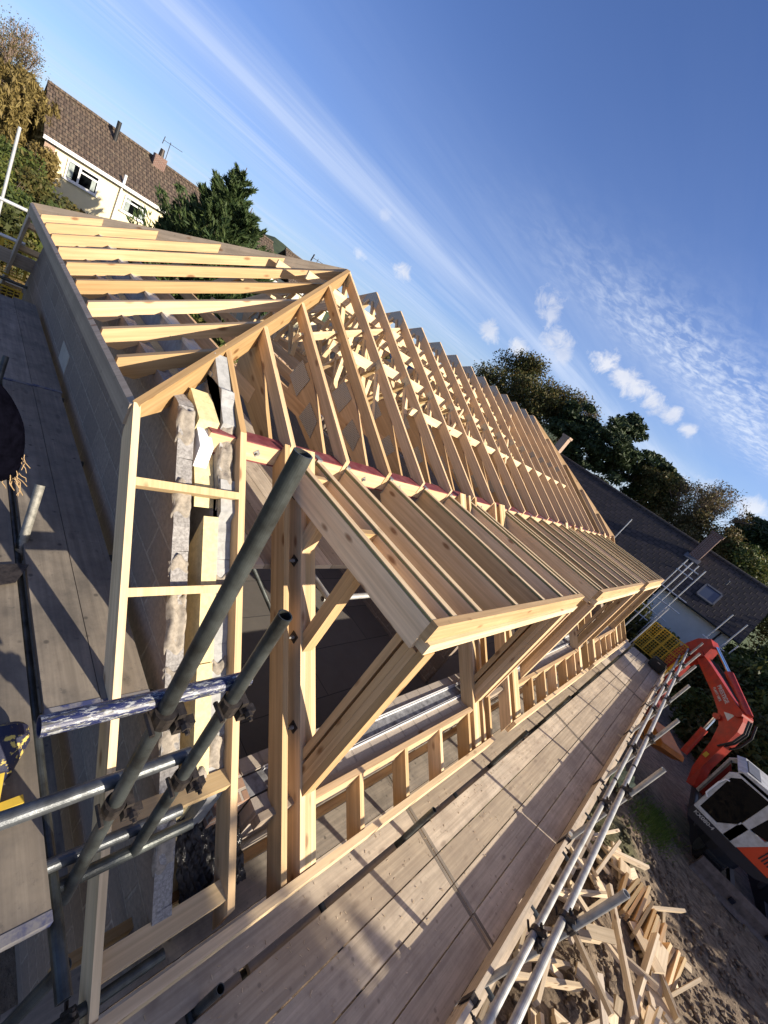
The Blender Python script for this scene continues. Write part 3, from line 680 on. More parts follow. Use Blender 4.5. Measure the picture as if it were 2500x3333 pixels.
# ------------------------------------------------------------------ scaffold decks
def board(x0,x1,y0,y1,zt,label,group,mat=None,axis=(1,0,0),th=.038):
    m=MB();m.box(x0,x1,y0,y1,zt-th,zt,axis);o=tag(m.build('scaffold_board',mat or M['deckboard']),label,'scaffold board',group)
    return o
ROW=['outermost','second','third','fourth','inner','innermost']
rows=[(-.835,-.621),(-.611,-.392),(-.382,-.163),(-.153,.064),(.115,.338),(.343,.565)]
segs=[(-.9,3.597,'nearest'),(3.612,7.72,'second'),(7.735,11.82,'third'),(11.84,15.6,'farthest')]
for si,(a,b,w) in enumerate(segs):
    for ri,(y0,y1) in enumerate(rows):
        dx=random.uniform(-.004,.004);dz=random.uniform(-.003,.002)
        lab='%s board of the front walkway, in the %s stretch along it'%(ROW[ri],w)
        o=board(a+dx,b+dx,y0,y1,DZ+dz,lab,'front walkway boards',M['deckboard_grey'] if ri==5 else None)  # innermost row takes the darker board colour to stand for shadow
        for xe in (a+.004,b-.034):
            m=MB();m.box(xe+dx,xe+.03+dx,y0-.001,y1+.001,DZ-.041+dz,DZ+.0018+dz,(0,1,0));m.build('end_band',M['deckboard_grey'],o)
# lower boards glimpsed in the gap
for i,(a,b) in enumerate(((-.5,1.72),(1.78,3.3),(3.9,6.6))):
    board(a,b,.05,.26,DZ-.075,'lower board glimpsed through the %s stretch of the walkway gap'%['near','middle','far'][i],'boards under the walkway gap')
# boards running past the middle bay to the wall
for i,(a,b) in enumerate(((4.2,7.0),(7.1,10.6))):
    for j in (0,1):
        board(a,b,.72+j*.228-.15,.94+j*.228-.15,DZ-.03,'%s board between the rafters and the wall, %s'%(['outer','inner'][j],['opposite the nearest dormer','opposite the middle dormer'][i]),'boards behind the rafter feet',M['deckboard_grey'])  # darker board colour paints in the shadow behind the rafters
# toe boards
tg='front toe boards'
for i,(a,b) in enumerate(((-.9,1.9),(1.95,5.3),(5.33,9.2),(9.23,12.6),(12.63,15.6))):
    m=MB();m.box(a,b,-.872,-.838,DZ+.003,DZ+.185,(1,0,0),.75);o=tag(m.build('toe_board',M['deckboard']),'%s toe board along the outer walkway side, counted from the near end'%NTH[i],'toe board',tg)
    m=MB();m.box(a+.02,a+.06,-.876,-.834,DZ+.02,DZ+.1875,(0,0,1));m.build('end_band',M['galv'],o)
board(-.9,15.6,-.98,-.885,DZ-.06,'narrow pale board outside the toe board of the front walkway','front walkway boards')
# couplers
def coupler(parent,p,a,b=None):
    """swivel / right-angle coupler at p, gripping tube direction a"""
    p=V(p);a=V(a).normalized();m=MB()
    m.tube(p-a*.027,p+a*.027,.0335,n=12,hollow=False)
    u=a.orthogonal().normalized()
    if b is not None: u=V(b).normalized()
    w=a.cross(u).normalized()
    m.beam(p+u*.03+w*.025-a*.02,p+u*.03+w*.085-a*.02,.028,.04,a)
    m.beam(p+w*.03,p+w*.055,.05,.05,a)
    m.tube(p+w*.05-u*.05,p+w*.05+u*.075,.0075,n=6,hollow=False)
    m.tube(p+w*.05+u*.045,p+w*.05+u*.062,.014,n=6,hollow=False)
    m.tube(p-w*.045-u*.02,p-w*.045+u*.05,.0085,n=6,hollow=False)
    return m.build('coupler',M['coupler'],parent)
def tubething(p0,p1,label,group,mat='galv',r=.02415,cps=()):
    p0=V(p0);p1=V(p1)
    t=thing('scaffold_tube',label,'scaffold tube',p0,group)
    m=MB();m.tube(p0,p1,r,n=18);m.build('tube',M[mat],t)
    d=(p1-p0).normalized()
    for c in cps: coupler(t,c,d)
    return t
RY,RT,RL=-.835,-2.40,-2.69
SY=-.895
stds=[1.25,3.295,5.45,7.3,9.5,11.4,13.0,14.9]
for i,x in enumerate(stds):
    tubething((x,SY,GZ),(x,SY,-1.915+random.uniform(-.02,.02)),'%s upright scaffold tube outside the front walkway, counted from the near end'%NTH[i],'front standards','galv',cps=[(x,SY,RT),(x,SY,RL),(x,SY,DZ-.15)])
for i,(a,b) in enumerate(((-.9,6.1),(6.15,11.6),(11.65,16.1))):
    tubething((a,RY,RT),(b,RY,RT),'%s upper guard rail tube along the front walkway'%['near','middle','far'][i],'front guard rails',cps=[(x,RY,RT) for x in stds if a<x<b])
    tubething((a,RY+.01,RL),(b,RY+.01,RL),'%s lower guard rail tube along the front walkway'%['near','middle','far'][i],'front guard rails',cps=[(x+.03,RY+.01,RL) for x in stds if a<x<b])
tubething((-.9,-.945,DZ-.12),(16,-.945,DZ-.12),'ledger tube under the outer edge of the front walkway','walkway ledgers')
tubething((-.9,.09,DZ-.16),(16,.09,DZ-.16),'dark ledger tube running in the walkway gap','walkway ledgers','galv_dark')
for i,(x0,x1,z) in enumerate(((1.30,1.44,-3.12),(3.22,3.42,-2.95),(5.15,5.3,-2.74),(7.17,7.33,-2.82),(9.2,9.3,-2.8),(11.2,11.3,-2.8),(13.2,13.3,-2.8))):
    tubething((x0,.095,GZ),(x1,.095,z),'%s short dark tube end standing up in the walkway gap, counted from the near end'%NTH[i],'inner standards in the walkway gap','galv_dark')
# transoms and toe board clips
x=.4;i=0
while x<15.6:
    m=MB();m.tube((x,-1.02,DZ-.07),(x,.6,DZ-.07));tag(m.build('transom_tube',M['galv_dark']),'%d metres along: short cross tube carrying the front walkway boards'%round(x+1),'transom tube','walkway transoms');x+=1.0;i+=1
for i,x in enumerate((1.9,3.0,5.25,6.9,9.2,11.2,13.0)):
    t=thing('toe_board_clip','%s rusty clip holding the toe board, counted from the near end'%NTH[i],'clip',(x,-.87,DZ+.1),'toe board clips')
    m=MB();m.box(x-.03,x+.03,-.832,-.826,DZ+.06,DZ+.21);m.box(x-.03,x+.03,-.885,-.826,DZ+.19,DZ+.196);m.box(x-.03,x+.03,-.885,-.879,DZ+.05,DZ+.21);m.build('clip_plate',M['coupler'],t)
    m=MB();m.tube((x,-.885,DZ+.1),(x,-.96,DZ+.1),.008,n=6,hollow=False);m.tube((x,-.92,DZ+.1),(x,-.935,DZ+.1),.014,n=6,hollow=False);m.build('bolt',M['coupler'],t)
# ---- left (gable) deck
lr=[(.787,1.012,1.23,4.70),(.56,.783,1.24,4.68),(.283,.511,.50,4.9),(.05,.278,.50,4.9),(.787,1.03,4.72,7.4),(.56,.783,4.70,7.3),(.283,.511,4.92,8.9)]
ll=['near board of the shaded gable walkway, touching the block wall','near board of the shaded gable walkway, second from the wall','near board of the shaded gable walkway left of the dark gap, with a blue-stained end','leftmost near board of the shaded gable walkway','far board of the gable walkway beside the block wall','far board of the gable walkway, second from the wall','far board of the gable walkway beyond the dark gap']
for (a,b,c,d),l in zip(lr,ll):
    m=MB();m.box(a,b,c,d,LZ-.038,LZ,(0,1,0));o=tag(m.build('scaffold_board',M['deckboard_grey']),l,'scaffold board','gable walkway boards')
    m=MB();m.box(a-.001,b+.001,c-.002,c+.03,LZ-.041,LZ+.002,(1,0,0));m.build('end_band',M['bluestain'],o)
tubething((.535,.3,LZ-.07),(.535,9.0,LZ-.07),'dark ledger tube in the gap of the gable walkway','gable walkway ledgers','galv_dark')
for i,y in enumerate((.62,1.3,2.4,3.6,4.8,6.0,7.2)):
    m=MB();m.tube((-.3,y,LZ-.115),(1.08,y,LZ-.115));tag(m.build('transom_tube',M['galv_dark']),'%s cross tube under the gable walkway, counted from the near end'%NTH[i],'transom tube','gable walkway transoms')
# second lower gable lift seen below the near end
for i,y in enumerate((-.9,-.2)):
    pass
for i,(a,b) in enumerate(((-.4,-.17),(-.165,.06),(.065,.29),(.295,.52),(.525,.75),(.755,.98))):
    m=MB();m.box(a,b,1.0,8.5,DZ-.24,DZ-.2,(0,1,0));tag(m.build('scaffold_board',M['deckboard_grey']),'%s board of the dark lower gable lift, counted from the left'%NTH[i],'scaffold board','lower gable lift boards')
# ---- corner standards and rails close to the camera
cC=thing('scaffold_tube','thick-looking dark upright tube nearest the camera, crossing the ladder with its open end up','scaffold tube',(.6,.655,-2.3),'corner tubes close to the camera')
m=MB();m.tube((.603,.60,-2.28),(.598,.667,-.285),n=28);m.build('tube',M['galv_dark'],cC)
coupler(cC,(.6,.63,-1.19),(0,0,1),(0,-1,0));coupler(cC,(.6,.62,-1.66),(0,0,1),(0,-1,0))
cD_=thing('scaffold_tube','shorter dark upright tube right of the thick one, ending open in front of the rafters','scaffold tube',(.83,.63,-2.2),'corner tubes close to the camera')
m=MB();m.tube((.83,.618,-2.18),(.83,.636,-.80),n=28);m.build('tube',M['galv_dark'],cD_)
coupler(cD_,(.83,.625,-1.22),(0,0,1),(0,-1,0));coupler(cD_,(.83,.622,-1.66),(0,0,1),(0,-1,0))
m=MB();m.tube((.30,.672,-1.165),(.9,.672,-1.165),.0255,n=28);tag(m.build('guard_rail_tube',M['blue_peel']),'short horizontal tube with peeling blue paint across the near corner','scaffold tube','corner tubes close to the camera')
m=MB();m.tube((.0,.675,-1.62),(.86,.675,-1.60),n=28);tag(m.build('guard_rail_tube',M['galv_mid']),'grey horizontal tube just below the peeling blue one','scaffold tube','corner tubes close to the camera')
m=MB();m.tube((.50,.67,-2.10),(1.02,.67,-2.12),n=20);tag(m.build('ledger_tube',M['galv_mid']),'lowest grey horizontal tube of the near corner, running in under the verge ladder','scaffold tube','corner tubes close to the camera')
tF=thing('scaffold_tube','short pale tube end with a dark band standing up from the gable walkway gap','scaffold tube',(.6,2.6,LZ),'tube ends in the gable walkway gap')
m=MB();m.tube((.54,2.33,LZ-.15),(.60,2.60,-1.775),.026,n=24);m.build('tube',M['galv_old'],tF)
m=MB();m.tube((.553,2.395,LZ-.045),(.562,2.437,LZ+.02),.0268,n=24,hollow=False);m.build('dark_band',M['galv_dark'],tF)
tG=thing('scaffold_tube','farther dark tube end standing beside the gable walkway gap','scaffold tube',(.5,4.6,LZ),'tube ends in the gable walkway gap')
m=MB();m.tube((.47,4.2,LZ-.1),(.53,4.55,-1.80),n=16);m.build('tube',M['galv_dark'],tG)
# bottom-left lower lift tubes
tubething((-.1,.35,-3.0),(1.15,.35,-2.95),'dark ledger tube under the near end of the gable walkway','tubes under the near corner','galv_dark',cps=[(.75,.35,-2.96)])
tubething((.352,.35,-1.60+LZ+1.57),(.30,.35,-2.9),'slanting tube below the blue-stained board end','tubes under the near corner','galv_dark')
tubething((.60,.42,-2.35),(.42,.42,-3.2),'dark slanting brace crossing the low ledger at the corner','tubes under the near corner','galv_dark')
tubething((-.3,.1,-3.3),(.8,.1,-3.3),'lowest dark tube at the bottom left corner','tubes under the near corner','galv_dark')
# far-left scaffold beyond the gable
tubething((.62,11.0,GZ),(.75,11.0,-.30),'white-lit upright tube at the far left beyond the gable','far left scaffold tubes','galvl')
tubething((-.4,8.9,-1.25),(.86,8.75,-1.17),'upper white-lit rail at the far left behind the gable corner','far left scaffold tubes','galvl')
tubething((-.4,8.9,-1.72),(.92,8.7,-1.62),'lower white-lit rail at the far left behind the gable corner','far left scaffold tubes','galvl')
for i,(z,l) in enumerate(((-2.3,'upper'),(-2.75,'middle'),(-3.15,'lower'))):
    tubething((-.6,9.1,z),(1.3,9.0,z),'%s dark rail behind the back verge ladder'%l,'far left scaffold tubes','galv_dark')
def meshguard(name,org,ux,uz,w,h,label,mat,nx=15,nz=12,group='yellow brick guards'):
    t=thing(name,label,'mesh barrier',org,group);ux=V(ux).normalized();uz=V(uz).normalized();org=V(org);nn=ux.cross(uz)
    m=MB()
    for i in range(nx+1):
        u=w*i/nx;m.beam(org+ux*u,org+ux*u+uz*h,.011 if i%nx else .03,.008,nn)
    for j in range(nz+1):
        v=h*j/nz;m.beam(org+uz*v,org+uz*v+ux*w,.011 if j%nz else .03,.008,nn)
    m.build('mesh',mat,t)
    m=MB()
    for k in (.0,.25,.5,.75,1.):
        m.beam(org+ux*w*k+nn*.004,org+ux*w*k+uz*h+nn*.004,.038,.014,nn)
    m.beam(org+uz*h*.52+nn*.004,org+uz*h*.52+ux*w+nn*.004,.04,.014,nn);m.build('frame',mat,t)
    return t
meshguard('brick_guard',(15.62,.14,-3.27),(.06,-1,0),(-.02,0,1),.98,.90,'yellow plastic brick guard standing across the far end of the front walkway',M['yellow'])
meshguard('brick_guard',(15.5,-.86,-3.2),(-1,.0,0),(0,0,1),.9,.75,'yellow brick guard edge-on at the outer side of the walkway end',M['yellow'])
meshguard('brick_guard',(-.3,8.6,-2.9),(1,0,0),(0,0,1),1.3,.6,'lower yellow brick guard behind the back verge ladder',M['yellow'])
meshguard('brick_guard',(-.35,9.15,-2.25),(1,0,0),(0,0,1),1.4,.5,'upper yellow brick guard behind the back verge ladder',M['yellow'])
board(-.5,1.6,9.0,9.04,-1.85,'grey toe board at the far left behind the gable, upper','far left toe boards',M['deckboard_grey'],th=.2)
board(-.5,1.6,8.55,8.59,-2.55,'grey toe board at the far left behind the gable, lower','far left toe boards',M['deckboard_grey'],th=.2)
# site box
t=thing('site_radio','black rugged box on the deck at the far end, below the yellow guard','radio',(15.1,-.62,DZ))
m=MB();m.prism([(14.95,-.78,DZ+.03),(14.95,-.46,DZ+.03),(14.95,-.43,DZ+.08),(14.95,-.43,DZ+.24),(14.95,-.47,DZ+.3),(14.95,-.77,DZ+.3),(14.95,-.81,DZ+.24),(14.95,-.81,DZ+.08)],(.3,0,0));m.build('case',M['plastic_black'],t)
m=MB();m.tube((14.94,-.70,DZ+.17),(14.955,-.70,DZ+.17),.06,hollow=False);m.tube((14.94,-.54,DZ+.17),(14.955,-.54,DZ+.17),.06,hollow=False);m.build('speaker_grille',M['rubber'],t)
m=MB();m.box(14.943,14.951,-.66,-.58,DZ+.24,DZ+.265);m.build('badge',M['galv'],t)
m=MB();m.beam((15.08,-.78,DZ+.33),(15.08,-.46,DZ+.33),.03,.03);m.build('handle',M['plastic_black'],t)
# ------------------------------------------------------------------ objects at the left edge
def sleeve():
    t=thing('jacket_sleeve','dark blurred sleeve at the left edge with frayed golden threads at its cuff','sleeve',(.12,.98,-.5))
    ctl=[(-.02,1.03,-.41,.085),(.065,1.0,-.455,.10),(.115,.99,-.51,.095),(.14,.985,-.565,.085),(.155,.98,-.615,.07),(.165,.975,-.648,.05)]
    pts=[]
    for i in range(len(ctl)-1):
        P0_,P1_,P2_,P3_=[ctl[min(max(i+d_,0),len(ctl)-1)] for d_ in(-1,0,1,2)]
        for k_ in range(4):
            u=k_/4;pts.append(tuple(.5*(2*b_+(c_-a_)*u+(2*a_-5*b_+4*c_-d_)*u*u+(3*b_-a_-3*c_+d_)*u**3) for a_,b_,c_,d_ in zip(P0_,P1_,P2_,P3_)))
    pts.append(ctl[-1])
    m=MB();n=28;rings=[]
    for x,y,z,r in pts: rings.append([(x-.03+r*.8*math.cos(2*math.pi*k/n),y+r*.6*math.sin(2*math.pi*k/n),z+.01*math.sin(3*k)) for k in range(n)])
    for A,B in zip(rings[:-1],rings[1:]):
        for k in range(n):
            l=(k+1)%n;m.face([A[k],B[k],B[l],A[l]],None,.5,True)
    m.face(rings[0],None,.5);m.face(rings[-1][::-1],None,.5);o=m.build('fabric',M['blackcloth'],t);weld(o)
    m=MB()
    for k in range(16):
        a=random.uniform(-1.4,1.2);p=V((.135+.045*math.cos(a),.965+.02*math.sin(a)*.5,-.64+random.uniform(-.02,.07)))
        for s in range(3):
            q=p+V((random.uniform(-.004,.012),random.uniform(-.008,.004),-random.uniform(.006,.018)));m.tube(p,q,.0008,n=4,hollow=False,cap=False);p=q
    m.build('thread',M['straw'],t)
M['blackcloth']=plain('black_fleece',(.003,.003,.006),1.,0,.5,60.,0,spec=0.)
M['straw']=plain('straw_thread',(.45,.3,.15),.7,0,.2,9.,0)
sleeve()
t=thing('tool_pouch','navy pouch spattered yellow, with yellow strap and bar, on the near gable boards','tool pouch',(.38,1.0,LZ))
m=MB();n=22
rg=[]
for y,rx,rz,cx in ((1.17,.05,.03,.40),(1.185,.075,.05,.40),(1.15,.088,.07,.395),(1.10,.09,.075,.39),(1.05,.075,.06,.375),(1.0,.055,.045,.365)):
    rg.append([(cx+rx*math.cos(2*math.pi*k/n),y,LZ+rz+.002+rz*math.sin(2*math.pi*k/n)) for k in range(n)])
for A,B in zip(rg[:-1],rg[1:]):
    for k in range(n):
        l=(k+1)%n;m.face([A[k],A[l],B[l],B[k]],None,.5,True)
m.face(rg[0],None,.5);m.face(rg[-1][::-1],None,.5);m.build('pouch_body',M['spatter'] if 'spatter' in M else M['blue_peel'],t)
m=MB();m.prism([(.36,1.02,LZ+.05),(.40,1.02,LZ+.05),(.38,.90,LZ+.02),(.33,.88,LZ+.02)],(0,0,.03));m.build('strap',M['yellow'],t)
m=MB();m.beam((.30,.895,LZ+.02),(.455,.905,LZ+.02),.03,.025);m.build('bar',M['yellow'],t)
t=thing('trowel','dark flat steel trowel blade lying across the gable walkway gap at the left edge','trowel',(.45,2.1,LZ))
m=MB();m.prism([(.38,2.02,LZ+.012),(.5,2.05,LZ+.012),(.57,2.19,LZ+.012),(.52,2.2,LZ+.012),(.36,2.18,LZ+.012)],(0,0,.004));m.build('blade',M['coupler'],t)
m=MB();m.tube((.38,2.1,LZ+.03),(.25,2.1,LZ+.04),.016,n=10,hollow=False);m.build('handle',M['bark'],t)
# ------------------------------------------------------------------ right neighbour house
def quad(m,p,uv=None,mi=0):m.face(p,uv,.5,mi=mi)
def roofslab(m,a,b,c,d,th=.1):
    """a-b eave, c-d ridge (c above b); UV in metres"""
    a,b,c,d=map(V,(a,b,c,d));U=(b-a).length;W=(d-a).length
    n=(b-a).cross(d-a).normalized()
    if n.z<0:n=-n
    m.face([a,b,c,d],[(0,0),(U,0),(U,W),(0,W)],.5)
    e=[q-n*th for q in(a,b,c,d)]
    m.face(e[::-1],None,.5)
    L=[a,b,c,d]
    for i in range(4):
        m.face([L[i-1],e[i-1],e[i],L[i]],[(0,0),(0,.02),(.02,.02),(.02,0)],.5)
EX,EZ,RX,RZ2=28.,-2.55,32.2,.20
t=thing('neighbour_house','white rendered house under a long dark tiled roof with a skylight','house',(31,5,GZ),'neighbouring houses')
m=MB();uvbox(m,28.45,36,-2.35,24,GZ,-2.5);m.build('wall',M['white_render'],t)
m=MB();roofslab(m,(EX,-2.62,EZ),(EX,24.5,EZ),(RX,24.5,RZ2),(RX,-2.62,RZ2));roofslab(m,(RX*2-EX,24.5,EZ),(RX*2-EX,-2.62,EZ),(RX,-2.62,RZ2),(RX,24.5,RZ2))
m.tube((RX,-2.62,RZ2),(RX,24.5,RZ2),.13,n=10,hollow=False);rf=m.build('roof',M['tile_dark'],t)
m=MB();m.face([(28.45,-2.35,-2.5),(36,-2.35,-2.5),(32.2,-2.35,.05)],[(0,0),(1,0),(1,1)]);m.build('gable_end',M['white_render'],t)
m=MB();m.tube((EX-.05,-2.6,EZ-.02),(EX-.05,24,EZ-.02),.06,n=10,hollow=False);m.build('gutter',M['rubber'],t)
def onroof(y,s,o=0.):return (EX+s*(RX-EX)-o*.55,y,EZ+s*(RZ2-EZ)+o*.83)
m=MB();P=lambda y,s,o:V(onroof(y,s,o))
for (ya,yb,sa,sb) in ((.06,-.83,.20,.225),(.06,-.83,.43,.455),(.06,-.02,.20,.455),(-.75,-.83,.20,.455)):
    q=[P(ya,sa,.02),P(yb,sa,.02),P(yb,sb,.02),P(ya,sb,.02)];n=(q[1]-q[0]).cross(q[3]-q[0]).normalized();n=n if n.z>0 else -n
    m.prism(q,n*.09)
fr=m.build('skylight',M['lead'],rf)
m=MB();q=[P(-.02,.225,.06),P(-.75,.225,.06),P(-.75,.43,.06),P(-.02,.43,.06)];m.prism(q,V((-.2,0,.3)).normalized()*.01);m.build('pane',M['skyglass'],fr)
m=MB();uvbox(m,30.95,31.45,1.1,1.65,-.9,1.25);uvbox(m,30.9,31.5,1.05,1.7,1.1,1.25);ch=m.build('chimney',M['brick'],rf)
m=MB();m.prism([(30.7,.98,-.76),(30.7,1.78,-.76),(31.1,1.78,-.5),(31.1,.98,-.5)],(-.03,0,.05));m.build('lead_flashing',M['lead'],ch)
m=MB();uvbox(m,31.6,32.2,11.7,12.2,-.2,1.55);uvbox(m,31.55,32.25,11.65,12.25,1.4,1.55);m.build('chimney',M['brickpale'],rf)
m=MB();m.tube((30.55,-.55,-.75),(30.45,-.55,-.5),.05,n=8,hollow=False);m.build('vent_pipe',M['lead'],rf)
m=MB();m.box(28.42,28.449,1.25,1.75,-4.6,-2.75);m.build('window',M['glass'],t)
m=MB();m.box(28.40,28.449,-1.9,-1.82,GZ,-2.7);m.build('drainpipe',M['rubber'],t)
# small scaffold in front of it
gx=24.5
poles=[(.163,-.12,-.022),(.048,-.19,-.025),(.0395,-.2,-.025),(.029,-.2,-.024),(.016,-.2,-.025),(.012,-.2,-.117),(-.057,-.2,-.059),(-.080,-.2,-.059),(-.094,-.2,-.096)]
pl=['lone thin pole against the long dark roof','first thin scaffold pole beside the farthest dormer','second thin scaffold pole beside the farthest dormer','third thin scaffold pole beside the farthest dormer','fourth thin scaffold pole, left of the skylight','short pinkish pole rising behind the yellow guard','thin pole crossing the white wall under the skylight','thin pole near the right end of the dark roof','thin pole leaning at the gable end of the white house']
for (y,zb,zt),l in zip(poles,pl):
    X=gx if l[0]!='s' else 20.
    tubething((X,y*X,GZ),(X,y*X,zt*X),l,'thin scaffold poles by the white house','galvl')
for a,b,z,l in ((.055,-.0,-.090,'upper level tube by the white house eaves'),(.10,-.005,-.114,'lower level tube by the white house eaves'),(.12,.0,-.14,'third level tube down by the white house'),(.12,.02,-.16,'fourth level tube down by the white house'),(-.05,-.10,-.118,'short ledger between the two poles near the gable end'),(.05,.02,-.05,'level tube crossing the poles on the dark roof'),(.05,.02,-.037,'top level tube crossing the poles on the dark roof')):
    tubething((gx,a*gx,z*gx),(gx,b*gx,z*gx),l,'level tubes by the white house','galvl')
# ------------------------------------------------------------------ left neighbour houses
def lefthouse(x0,x1,y,ze,zr,zb,label,walls=True):
    t=thing('neighbour_house',label,'house',((x0+x1)/2,y+4,zb),'neighbouring houses')
    m=MB();uvbox(m,x0+.25,x1-.25,y+.3,y+8,zb,ze-.02);m.build('wall',M['render'],t)
    m=MB();roofslab(m,(x0,y,ze),(x1,y,ze),(x1,y+4,zr),(x0,y+4,zr));roofslab(m,(x1,y+8,ze),(x0,y+8,ze),(x0,y+4,zr),(x1,y+4,zr));m.tube((x0,y+4,zr),(x1,y+4,zr),.14,n=8,hollow=False);rf=m.build('roof',M['tile_brown'],t)
    m=MB();m.box(x0,x1,y-.06,y+.0,ze-.16,ze-.03);m.box(x0,x1,y-.14,y-.065,ze-.06,ze+.05);m.build('gutter',M['upvc'],t)
    return t,rf
HY=38.;k=HY
t,rf=lefthouse(.096*k,.56*k,k,-.018*k,.048*(k+4),-6.5,'cream rendered house with a mossy brown tiled roof and white windows')
m=MB();uvbox(m,.1*k+.0,.1*k+.55,k+.24,k+.31,-6.5,-.75);m.build('brick_corner',M['brickpale'],t)
def win(xa,xb,za,zb,split,top):
    y=k+.26
    m=MB()
    for a,b,c,d in ((xa,xb,za,za+.09),(xa,xb,zb-.09,zb),(xa,xa+.09,za+.09,zb-.09),(xb-.09,xb,za+.09,zb-.09)):m.box(a,b,y-.04,y+.03,c,d)
    if split: m.box(split-.06,split+.06,y-.04,y+.03,za+.09,zb-.09)
    m.box((split+.06) if split else xa+.09,xb-.09,y-.04,y+.03,top-.05,top+.05)
    w=m.build('window',M['upvc'],t)
    m=MB();m.box(xa+.05,xb-.05,y-.01,y+.02,za+.05,zb-.05);m.build('pane',M['glass'],w)
    m=MB();m.box(xa-.1,xb+.1,y-.1,y+.02,za-.08,za-.002);m.build('sill',M['upvc'],w)
    m=MB();m.box(xa+.12,xa+.4,y-.016,y-.0105,za+.12,zb-.12);m.build('curtain',M['curtain'],w)
    m=MB();m.box(xb-.4,xb-.16,y-.016,y-.0105,za+.12,zb-.3);m.build('curtain',M['curtain'],w)
M['curtain']=plain('pale_curtain',(.35,.4,.38),.8,0,.3,4.,.2)
win(.133*k,.181*k,-.058*k,-.029*k,.133*k+.72,-.037*k)
win(.2225*k,.262*k,-.057*k,-.030*k,None,-.038*k)
m=MB();m.tube((.2135*k,k+.1,-.05),(.2135*k,k+.1,-.62),.09,n=10,hollow=False);m.tube((.2135*k,k+.18,-.5),(.212*k,k+.2,-5.),.06,n=10,hollow=False);m.build('drainpipe',M['upvc'],t)
m=MB();cx=.254*(k+3.5);uvbox(m,cx-.42,cx+.42,k+3.3,k+3.95,.9,2.35);ch=m.build('chimney',M['brick'],rf)
m=MB();m.tube((cx,k+3.65,2.35),(cx,k+3.65,2.85),.2,.15,n=10);m.build('chimney_pot',M['coupler'],ch)
m=MB();m.beam((cx-.5,k+3.2,1.15),(cx+.5,k+3.2,1.15),.1,.35);m.build('flashing',M['upvc'],ch)
m=MB();m.tube((.1835*(k+3.2),k+3.2,1.1),(.1835*(k+3.2),k+3.2,2.6),.14,n=10);m.build('flue',M['rubber'],rf)
def aerial(x,y,z0,z1,label):
    t=thing('tv_aerial',label,'aerial',(x,y,z0),'television aerials')
    m=MB();m.tube((x,y,z0),(x,y,z1),.022,n=6,hollow=False);m.build('mast',M['coupler'],t)
    m=MB();m.tube((x-.5,y,z1-.15),(x+.9,y,z1-.05),.016,n=5,hollow=False)
    for i in range(7):m.tube((x-.4+i*.2,y-.22,z1-.14+i*.014),(x-.4+i*.2,y+.22,z1-.14+i*.014),.01,n=4,hollow=False)
    m.beam((x-.5,y,z1-.4),(x-.45,y,z1+.1),.16,.02);m.build('antenna',M['coupler'],t)
aerial(cx+.35,k+3.7,1.9,3.55,'thin television aerial beside the brick chimney of the cream house')
aerial(.628*30,30,-1.0,2.35,'lone television aerial standing in front of the hillside')
# further roofs
t,rf2=lefthouse(27.,33.5,46.,-.4,2.7,-6.5,'brown tiled roof of a farther house right of the dark conifer')
t,rf3=lefthouse(30.,44.,30.,-1.6,1.1,-6.5,'farther house behind the trusses with dark solar panels on its roof')
m=MB()
for i in range(4):
    for j in range(2):
        x=31.5+i*1.75;s0=.12+j*.42
        q=[V((x,30+4*s,-1.6+2.7*s+.12)) for s in(s0,)]+[V((x+1.68,30+4*s0,-1.6+2.7*s0+.12)),V((x+1.68,30+4*(s0+.38),-1.6+2.7*(s0+.38)+.12)),V((x,30+4*(s0+.38),-1.6+2.7*(s0+.38)+.12))]
        m.prism(q,V((0,-.5,.8)).normalized()*.03)
m.build('solar_panel',M['skyglass'],rf3)
# white garden canopy and low sheds behind the trusses
t=thing('greenhouse','white framed lean-to roof glimpsed through the first trusses','greenhouse',(13,22,-4));m=MB()
for i in range(10):
    m.beam((10.5+i*.6,20,-2.9),(10.5+i*.6,21.5,-2.4),.08,.05)
m.beam((10.3,20,-2.9),(16.2,20,-2.9),.12,.12);m.beam((10.3,21.5,-2.4),(16.2,21.5,-2.4),.1,.1);m.build('roof_bars',M['upvc'],t)
m=MB();uvbox(m,10.4,16.1,20.1,21.4,GZ,-3.0);m.build('wall',M['brickpale'],t)
# ------------------------------------------------------------------ excavator
t=thing('excavator','orange-red and white excavator with a raised boom and orange bucket on the soil','excavator',(13.2,-3.6,GZ))
bx=13.1
boom=[(-2.62,-4.42),(-2.46,-4.03),(-2.30,-3.3),(-2.17,-2.92),(-1.95,-2.66),(-1.65,-2.44),(-1.085,-2.11),(-.95,-2.02),(-.93,-1.86),(-1.2,-1.94),(-1.6,-2.1),(-2.08,-2.30),(-2.25,-2.33),(-2.36,-2.50),(-2.44,-2.75),(-2.47,-3.0),(-2.56,-3.84),(-2.74,-4.36)]
G=1.55
def sw(p):
    x,y,z=p;k=(13.1+2.6*G)/(13.1-G*y) if y>-2.6 else 1.+(0 if y>-2.6 else 0)
    n=math.hypot(1,G);o=(x-13.1);return (13.1*k+o/n,y*k-o*G/n,z*k)
def swm(m): m.v=[sw(p) for p in m.v];return m
def plate(poly,x0,x1,mat,name,parent=None,swing=False):
    m=MB();m.prism([(x0,a,b) for a,b in poly],(x1-x0,0,0),(0,0,1),.5)
    if swing: swm(m)
    return m.build(name,mat,parent or t)
bm_=plate(boom,bx-.095,bx+.095,M['red'],'boom',None,True)
